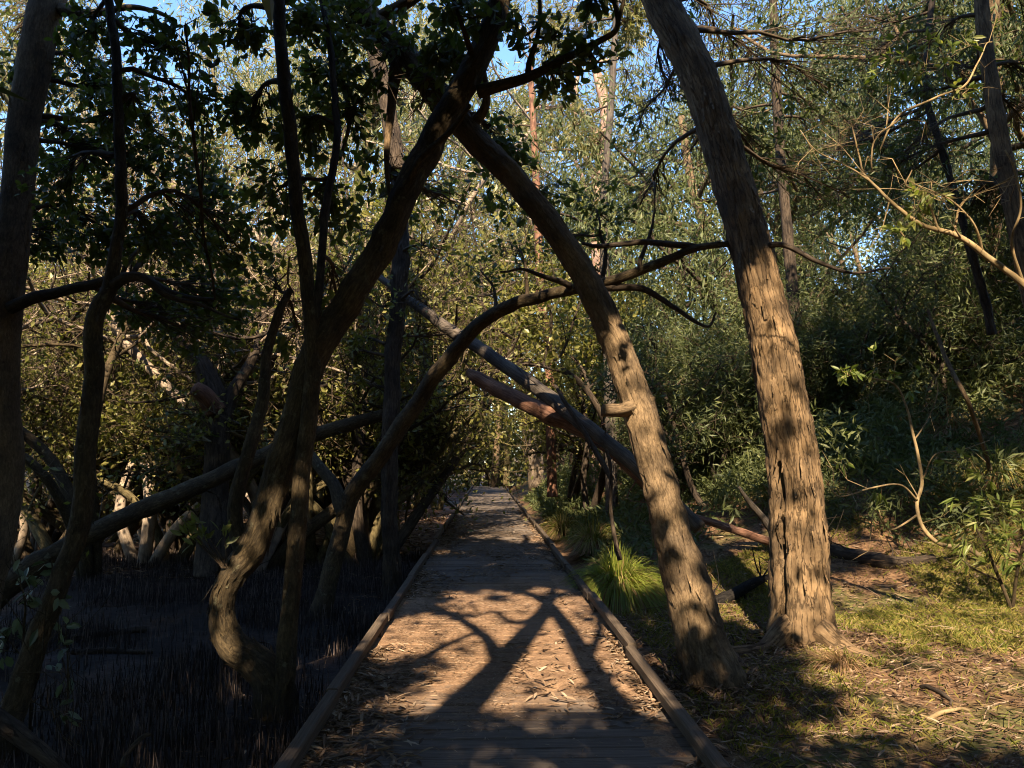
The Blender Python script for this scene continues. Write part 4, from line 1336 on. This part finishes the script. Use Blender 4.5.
# two rough trunks among the foliage at upper right
for nm, lb, pts, bk_, sd in [
        ('rough_tree', 'dark rough trunk with peeling bark at the upper right', [(1040, 330, 8.2, 34), (1022, 250, 8.2, 30), (1008, 180, 8.3, 28), (995, 110, 8.4, 27), (985, 40, 8.5, 25), (975, -60, 8.6, 22)], B_FOREST, 81),
        ('slanting_tree', 'thin dark trunk slanting left among the foliage at the upper right', [(985, 300, 9.5, 14), (965, 230, 9.5, 13), (945, 160, 9.6, 12), (925, 90, 9.7, 12), (930, 20, 9.8, 10), (940, -50, 9.9, 8)], B_DARK, 82),
        ('far_upright_tree', 'upright grey trunk just right of the gum half lost in the foliage', [(800, 400, 14, 20), (795, 320, 14, 19), (788, 240, 14, 18), (780, 150, 14, 17), (775, 60, 14, 15), (772, -40, 14, 12)], B_DARK, 83)]:
    q = Hero(nm, lb, pts, bk_, 20, 90, sd, rough=.14, fiss=.6, ws=.62)
    for k in range(12):
        q.blob(pts[2][0] + q.rng.uniform(-110, 60), 90 + q.rng.uniform(-100, 130), pts[0][2] + q.rng.uniform(.5, 2), 50, 40, tips=34, per=10, L=.1, W=.03, droop=.4)
    q.done(L_BLUE)

# ------------------------------------------------------------------ stuff: breathing roots, litter, grass, undergrowth, far wood
r = np.random.default_rng(91)
n = 60000
X = r.uniform(-10, -1.1, n); Yy = 3.0 + 13.5 * r.random(n) ** .9
k = fbm(np.stack([X * .8, Yy * .8, np.zeros(n)], 1), 2)
keep = r.random(n) < sstep(.3, .55, k) * .9 + .1
X, Yy = X[keep], Yy[keep]
n = len(X)
h = r.uniform(.07, .22, n) * (.4 + 1.2 * fbm(np.stack([X * .9, Yy * .9, np.full(n, 40.)], 1), 2))
Pb = np.stack([X, Yy, terr(X, Yy) - .02], 1)
Pt = Pb + np.stack([r.normal(0, .018, n), r.normal(0, .018, n), h + .02], 1)
V, Q = prisms(Pb, Pt, r.uniform(.003, .0055, n), .002)
o = MB().add(V, Q, tint=np.tile(r.random(n) ** 1.6, 3), smooth=False).build('breathing_roots', L_ROOT)
tag(o, 'carpet of dark pencil thin mangrove roots sticking up from the mud', 'roots', kind='stuff')


def litter(P, L, W, seed, rough=.35):
    r = np.random.default_rng(seed)
    n = len(P)
    a = r.uniform(0, 2 * math.pi, n)
    D = np.stack([np.cos(a), np.sin(a), r.normal(0, rough * .5, n)], 1)
    return leaf_faces(P, D, L, W, r, True, fold=.5, flat=1.2)


lm = MB()
# gum leaves on the deck: thick along the left kerb, thinner on the right
n = 16000
Yy = 2.6 + 22 * r.random(n) ** 2.1
u = r.random(n)
X = np.where(r.random(n) < .66, DX0 + .1 + 1.2 * u ** 2.6, DX1 - .1 - 1.0 * u ** 3.2)
k = fbm(np.stack([X * 1.5, Yy * 1.1, np.full(n, 4.)], 1), 2)
keep = (k > .47) | ((X < -.35) & (Yy < 6.5) & (k > .3))
X, Yy = X[keep], Yy[keep]
n = len(X)
P = np.stack([X, Yy, .004 + .028 * r.random(n) ** 2], 1)
s = r.uniform(.45, 1.1, n)
V, Q, idx = litter(P, .11 * s, .021 * s, 1)
V[:, 2] = np.maximum(V[:, 2], .003)
lm.add(V, Q, tint=np.clip(r.normal(.52, .25, n), 0, 1)[idx], smooth=False)
# crumbs and needles all over the deck
n = 70000
Yy = 3.2 + 14 * r.random(n) ** 1.5
X = r.uniform(DX0 + .1, DX1 - .1, n)
k = fbm(np.stack([X * 2.2, Yy * 1.6, np.full(n, 8.)], 1), 3)
keep = r.random(n) < sstep(.3, .6, k) * sstep(4.3, 5.2, Yy) + .04
X, Yy = X[keep], Yy[keep]
n = len(X)
P = np.stack([X, Yy, .004 + .006 * r.random(n)], 1)
s = r.uniform(.3, 1.0, n)
V, Q, idx = litter(P, .05 * s, .006 * s, 2, .1)
V[:, 2] = np.maximum(V[:, 2], .003)
lm.add(V, Q, tint=np.clip(r.normal(.55, .25, n), 0, 1)[idx], smooth=False)
# litter trodden into a thin mat that hides most of the planks
ux = np.arange(DX0 + .09, DX1 - .09, .03); uy = np.arange(3.6, 16, .03)
UX, UY = np.meshgrid(ux, uy)
q = np.stack([UX, UY, np.zeros_like(UX)], -1)
mk = fbm(q * np.array([1.3, .8, 1]) + 31, 3) - .5 + .27 * sstep(4.7, 5.6, UY) * (1 - sstep(8.0, 10.5, UY)) - .22 + .22 * (np.abs(UX - .08) > .75)
UZ = np.clip(-.004 + .05 * mk, -.02, .012) + .007 * (fbm(q * 22, 3) - .5)
na_, nb_ = len(uy), len(ux)
ii = (np.arange(na_ - 1)[:, None] * nb_ + np.arange(nb_ - 1)[None, :]).ravel()
lm.add(np.stack([UX, UY, UZ], -1).reshape(-1, 3), np.stack([ii, ii + 1, ii + nb_ + 1, ii + nb_], 1), mi=1)
# forest floor on the right, and the mud's edge on the left
n = 30000
Yy = 2.8 + 9.5 * r.random(n) ** 1.3
X = np.where(r.random(n) < .985, r.uniform(1.2, 8.5, n), r.uniform(-2.0, -1.05, n))
P = np.stack([X, Yy, terr(X, Yy) + .006 + .03 * r.random(n) ** 2], 1)
s = r.uniform(.45, 1.15, n)
V, Q, idx = litter(P, .10 * s, .017 * s, 3)
lm.add(V, Q, tint=np.clip(r.normal(.42, .26, n), 0, 1)[idx], smooth=False)
n = 5000
a = r.uniform(0, 6.28, n); q = .25 + .75 * r.random(n) ** 1.5
ww = r.random(n) < .5
X = np.where(ww, E.base[0], F.base[0]) + np.cos(a) * q; Yy = np.where(ww, E.base[1], F.base[1]) + np.sin(a) * q
P = np.stack([X, Yy, terr(X, Yy) + .01 + .09 * np.maximum(0, .8 - q) * r.random(n)], 1)[X > 1.25]
s = r.uniform(.45, 1.15, len(P))
V, Q, idx = litter(P, .10 * s, .017 * s, 4, .8)
lm.add(V, Q, tint=np.clip(r.normal(.42, .26, len(P)), 0, 1)[idx], smooth=False)
n = 1500
X = r.uniform(1.25, 8, n); Yy = r.uniform(3, 10, n)
A0 = np.stack([X, Yy, terr(X, Yy) + .01 + .04 * r.random(n)], 1)
a = r.uniform(0, 6.28, n); l = r.uniform(.08, .4, n)
B0 = A0 + np.stack([np.cos(a) * l, np.sin(a) * l, r.normal(0, .04, n)], 1)
V, Q = prisms(A0, B0, .004, .002)
lm.add(V, Q, tint=np.tile(r.random(n), 3), smooth=False)
n = 9000
X = -r.uniform(1.4, 14, n); Yy = r.uniform(13, 30, n)
P = np.stack([X, Yy, terr(X, Yy) + .01], 1)
V, Q, idx = litter(P, .16, .05, 5)
lm.add(V, Q, tint=r.random(n)[idx], smooth=False)
m, nt, b, out = newmat('litter_mat')
geo = N(nt, 'ShaderNodeNewGeometry')
n3 = N(nt, 'ShaderNodeTexNoise', Scale=60.0, Detail=6.0, Roughness=0.78)
n4 = N(nt, 'ShaderNodeTexNoise', Scale=5.0, Detail=6.0, Roughness=0.7)
for q in (n3, n4):
    nt.links.new(geo.outputs['Position'], q.inputs['Vector'])
c = ramp(nt, n3.outputs['Fac'], [(0.3, (.075, .04, .021)), (0.5, (.205, .122, .066)), (0.68, (.35, .235, .14))])
c = mixc(nt, c, ramp(nt, n4.outputs['Fac'], [(0.32, (.5, .46, .43)), (0.68, (1.2, 1.2, 1.2))]), 1.0, 'MULTIPLY')
nt.links.new(c, b.inputs['Base Color'])
b.inputs['Roughness'].default_value = 0.9
bp = N(nt, 'ShaderNodeBump', Strength=0.8, Distance=0.006)
nt.links.new(n3.outputs['Fac'], bp.inputs['Height'])
nt.links.new(bp.outputs[0], b.inputs['Normal'])
o = lm.build('leaf_litter', [L_LITTER, m])
tag(o, 'brown fallen leaves and needles over the deck and forest floor', 'leaf litter', kind='stuff')

# grass on the right
n = 230000
X = r.uniform(1.5, 9, n); Yy = 3.5 + 7 * r.random(n)
k = fbm(np.stack([X * .9, Yy * .9, np.full(n, 2.)], 1), 3)
keep = r.random(n) < sstep(.38, .54, k) * (.25 + .75 * sstep(2.6, 3.6, X)) * .85 + .03
X, Yy = X[keep], Yy[keep]
n = len(X)
P = np.stack([X, Yy, terr(X, Yy) - .005], 1)
D = np.stack([r.normal(0, .55, n), r.normal(0, .55, n), np.ones(n)], 1)
s = r.uniform(.4, 1.3, n)
V, Q, idx = leaf_faces(P, D, .10 * s, .0055 * s, r, True, droop=.3)
o = MB().add(V, Q, tint=np.clip(r.normal(.42, .25, n), 0, 1)[idx], smooth=False).build('grass', L_GRASS)
tag(o, 'short patchy yellow green grass round the gum', 'grass', kind='stuff')

# undergrowth on the slope
n = 110000
X = 1.7 + 24 * r.random(n) ** 1.3; Yy = 9.6 + 26 * r.random(n) ** 1.2
k = fbm(np.stack([X * .6, Yy * .6, np.full(n, 6.)], 1), 3)
top = np.maximum(0, (k - .3)) * 3.0 * sstep(1.6, 4.5, X)
keep = (X > 1.75) & ((Yy > 11.2) | ((X > 4.0) & (Yy > 10.0))) & (r.random(n) < .35 + k)
X, Yy, top = X[keep], Yy[keep], top[keep]
n = len(X)
P = np.stack([X, Yy, terr(X, Yy) + top * r.random(n) ** .6], 1)
D = r.normal(0, 1, (n, 3)) + np.array([0, -.1, -.2])
s = r.uniform(.6, 1.3, n) * (1 + (Yy - 9) * .03)
V, Q, idx = leaf_faces(P, D, .15 * s, .034 * s, r, False)
ug = MB().add(V, Q, tint=np.clip(r.random(n) * .5 + (k[keep] - .3), 0, 1)[idx], smooth=False)
n = 45000
X = 3.6 + 9 * r.random(n); Yy = 9.3 + 5.5 * r.random(n)
k = fbm(np.stack([X * 1.1, Yy * 1.1, np.full(n, 16.)], 1), 3)
keep = (r.random(n) < sstep(.3, .5, k)) & (X > 3.6 + (11.5 - Yy) * .9)
X, Yy, k = X[keep], Yy[keep], k[keep]
n = len(X)
P = np.stack([X, Yy, terr(X, Yy) + np.maximum(0, k - .25) * 1.8 * r.random(n)], 1)
V, Q, idx = leaf_faces(P, r.normal(0, .8, (n, 3)) + np.array([0, 0, .6]), r.uniform(.1, .26, n), r.uniform(.012, .035, n), r, False, droop=.2)
ug.add(V, Q, tint=np.clip(r.random(n) * .6 + (k - .35), 0, 1)[idx], smooth=False)
o = ug.build('undergrowth', L_BLUE)
tag(o, 'dark green undergrowth covering the slope on the right', 'undergrowth', kind='stuff')

# the wood beyond: trunks and leaf masses one cannot tell apart
fw = MB()
for k in range(120):
    Y = r.uniform(48, 95); x = r.uniform(-75, 75)
    g_ = gp(x, Y); H = r.uniform(8, 18)
    V, Q, T, BK, _, _ = tube([g_, g_ + [r.normal(0, .8), 0, H * .5], g_ + [r.normal(0, 1.5), 0, H]], [.25, .18, .08], 6, 8)
    fw.add(V, Q, T, BK, mi=1)
n = 120000
nc_ = 1500
cY = r.uniform(46, 100, nc_); cX = r.uniform(-85, 85, nc_)
cH = r.random(nc_) ** .9 * (9 + 7 * fbm(np.stack([cX * .06, cY * .06, cX * 0], 1), 2) + np.abs(cX) * .12 + 3)
c = np.stack([cX, cY, terr(cX, cY) + cH], 1)
ci = r.integers(0, nc_, n)
P = c[ci] + r.normal(0, 1, (n, 3)) * np.array([1.5, 1.5, 1.0])
D = r.normal(0, 1, (n, 3)) + np.array([0, 0, -.5])
V, Q, idx = leaf_faces(P, D, r.uniform(.3, .6, n), .22, r, False)
t = np.clip((r.random(nc_) * .7)[ci] + r.random(n) * .3, 0, 1)
fw.add(V, Q, tint=t[idx], smooth=False)
n = 26000
X = r.uniform(-22, 20, n); Yy = r.uniform(50, 62, n)
P = np.stack([X, Yy, terr(X, Yy) + 5.0 * r.random(n)], 1)
V, Q, idx = leaf_faces(P, r.normal(0, 1, (n, 3)), r.uniform(.2, .4, n), .18, r, False)
fw.add(V, Q, tint=r.random(n)[idx] * .7, smooth=False)
n = 26000
X = -r.uniform(8, 50, n); Yy = r.uniform(36, 46, n)
P = np.stack([X, Yy, terr(X, Yy) + 5.5 * r.random(n)], 1)
V, Q, idx = leaf_faces(P, r.normal(0, 1, (n, 3)), r.uniform(.2, .4, n), .18, r, False)
fw.add(V, Q, tint=r.random(n)[idx] * .7, smooth=False)
# unseen wood behind the viewer, added and shaped to shade the scene
for pts in ([(-1.6, -7.5, -.4, .22), (-1.5, -5.5, 2.5, .2), (-1.1, -3.2, 4.2, .16)], [(2.6, -9, 0, .3), (2.8, -8.6, 5, .25), (2.2, -7.5, 10, .16)], [(-5, -6, -.4, .25), (-4.6, -5.5, 5, .2), (-4, -4, 9, .12)], [(6, -8, .3, .3), (6.2, -7.6, 6, .24), (5.8, -6.5, 11, .14)], [(-9, -5, -.4, .25), (-8.6, -4.5, 5, .2), (-8, -3, 9, .12)], [(10, -5, .8, .3), (9.8, -4.6, 6, .24), (9, -3.5, 11, .14)]):
    V, Q, T, BK, _, _ = tube([p[:3] for p in pts], [p[3] for p in pts], 12, 30, wiggle=.2)
    fw.add(V, Q, T, BK, mi=1)


def overhead(px_pts, lam, widths):
    P = np.array([on_z(a, b_, 0) + SUN * l for (a, b_), l in zip(px_pts, lam)])
    V, Q, T, BK, _, _ = tube(P, widths, 10, 40, wiggle=.1)
    fw.add(V, Q, T, BK, mi=1)


overhead([(395, 775), (440, 725), (500, 668), (545, 606), (553, 588)], [7.5, 7.7, 8.1, 9, 9.6], [.16, .15, .13, .08, .04])
overhead([(640, 760), (618, 712), (588, 660), (548, 606), (515, 590), (490, 580)], [7.5, 7.8, 8.2, 9, 9.5, 9.9], [.13, .12, .10, .08, .05, .03])
overhead([(500, 668), (480, 630), (430, 605), (380, 600)], [8.1, 8.6, 9.2, 9.5], [.08, .06, .05, .03])
overhead([(330, 720), (380, 690), (430, 655), (480, 630)], [8, 8.3, 8.7, 9], [.07, .06, .05, .03])
overhead([(700, 735), (660, 690), (636, 650), (622, 615)], [8, 8.3, 8.7, 9], [.06, .05, .04, .02])
overhead([(548, 606), (520, 622), (495, 612), (470, 618)], [9, 9.2, 9.4, 9.6], [.05, .04, .03, .02])
overhead([(588, 660), (600, 620), (585, 590)], [8.2, 9, 9.5], [.05, .04, .03])
# unseen leaf masses over and behind the viewer, placed to cast chosen shade
n_c = 7500
tx, tz = r.uniform(-12, 11, n_c), r.uniform(-.4, 9.0, n_c)
ty = .5 + r.random(n_c) * np.where(tx > 1.6, 17, 13)
low = np.where(tx > 1.6, np.where(r.random(n_c) < .7, 13, 20), 14.5)
ty = np.where(ty + 1.19 * tz > low, np.maximum(.5, low - 1.19 * tz) * r.random(n_c), ty)
lam = r.uniform(4, 15, n_c)
c = np.stack([tx, ty, tz], 1) + SUN * lam[:, None]
dk = np.array([q[0] for q in _DARK])
c = np.vstack([c, dk[r.integers(0, len(dk), 2600)] + SUN * r.uniform(3, 14, (2600, 1)) + r.normal(0, .12, (2600, 3))])
ok = (c[:, 2] > 3.6) & ~in_frame(c, 130)
c = c[ok]
per = 42
P = np.repeat(c, per, 0) + r.normal(0, .42, (len(c) * per, 3))
k = (~in_frame(P, 20)) & (P[:, 2] > 3.2) & (shade_ok(P) | (r.random(len(P)) < .035))
P = P[k]
D = r.normal(0, 1, (len(P), 3)) + np.array([0, 0, -.3])
V, Q, idx = leaf_faces(P, D, r.uniform(.13, .24, len(P)), .11, r, False)
fw.add(V, Q, tint=r.random(len(P))[idx] * .6, smooth=False)
n_c = 4200  # unseen ring of leaves added to block sky light from behind and beside
an = r.uniform(math.radians(150), math.radians(385), n_c)
rr_ = r.uniform(13, 26, n_c)
c = np.stack([np.cos(an) * rr_, np.sin(an) * rr_, r.uniform(-.4, 17, n_c) * np.where(an > math.radians(300), .62, 1)], 1)
c = c[~in_frame(c, 200)]
P = np.repeat(c, 26, 0) + r.normal(0, .7, (len(c) * 26, 3))
P = P[(~in_frame(P, 60)) & shade_ok(P)]
D = r.normal(0, 1, (len(P), 3))
V, Q, idx = leaf_faces(P, D, r.uniform(.25, .45, len(P)), .2, r, False)
fw.add(V, Q, tint=r.random(len(P))[idx] * .4, smooth=False)
o = fw.build('woodland', [L_EUC, B_LEAN])
tag(o, 'distant woodland closing the view, with unseen canopy added to shade the path', 'woodland', kind='stuff')
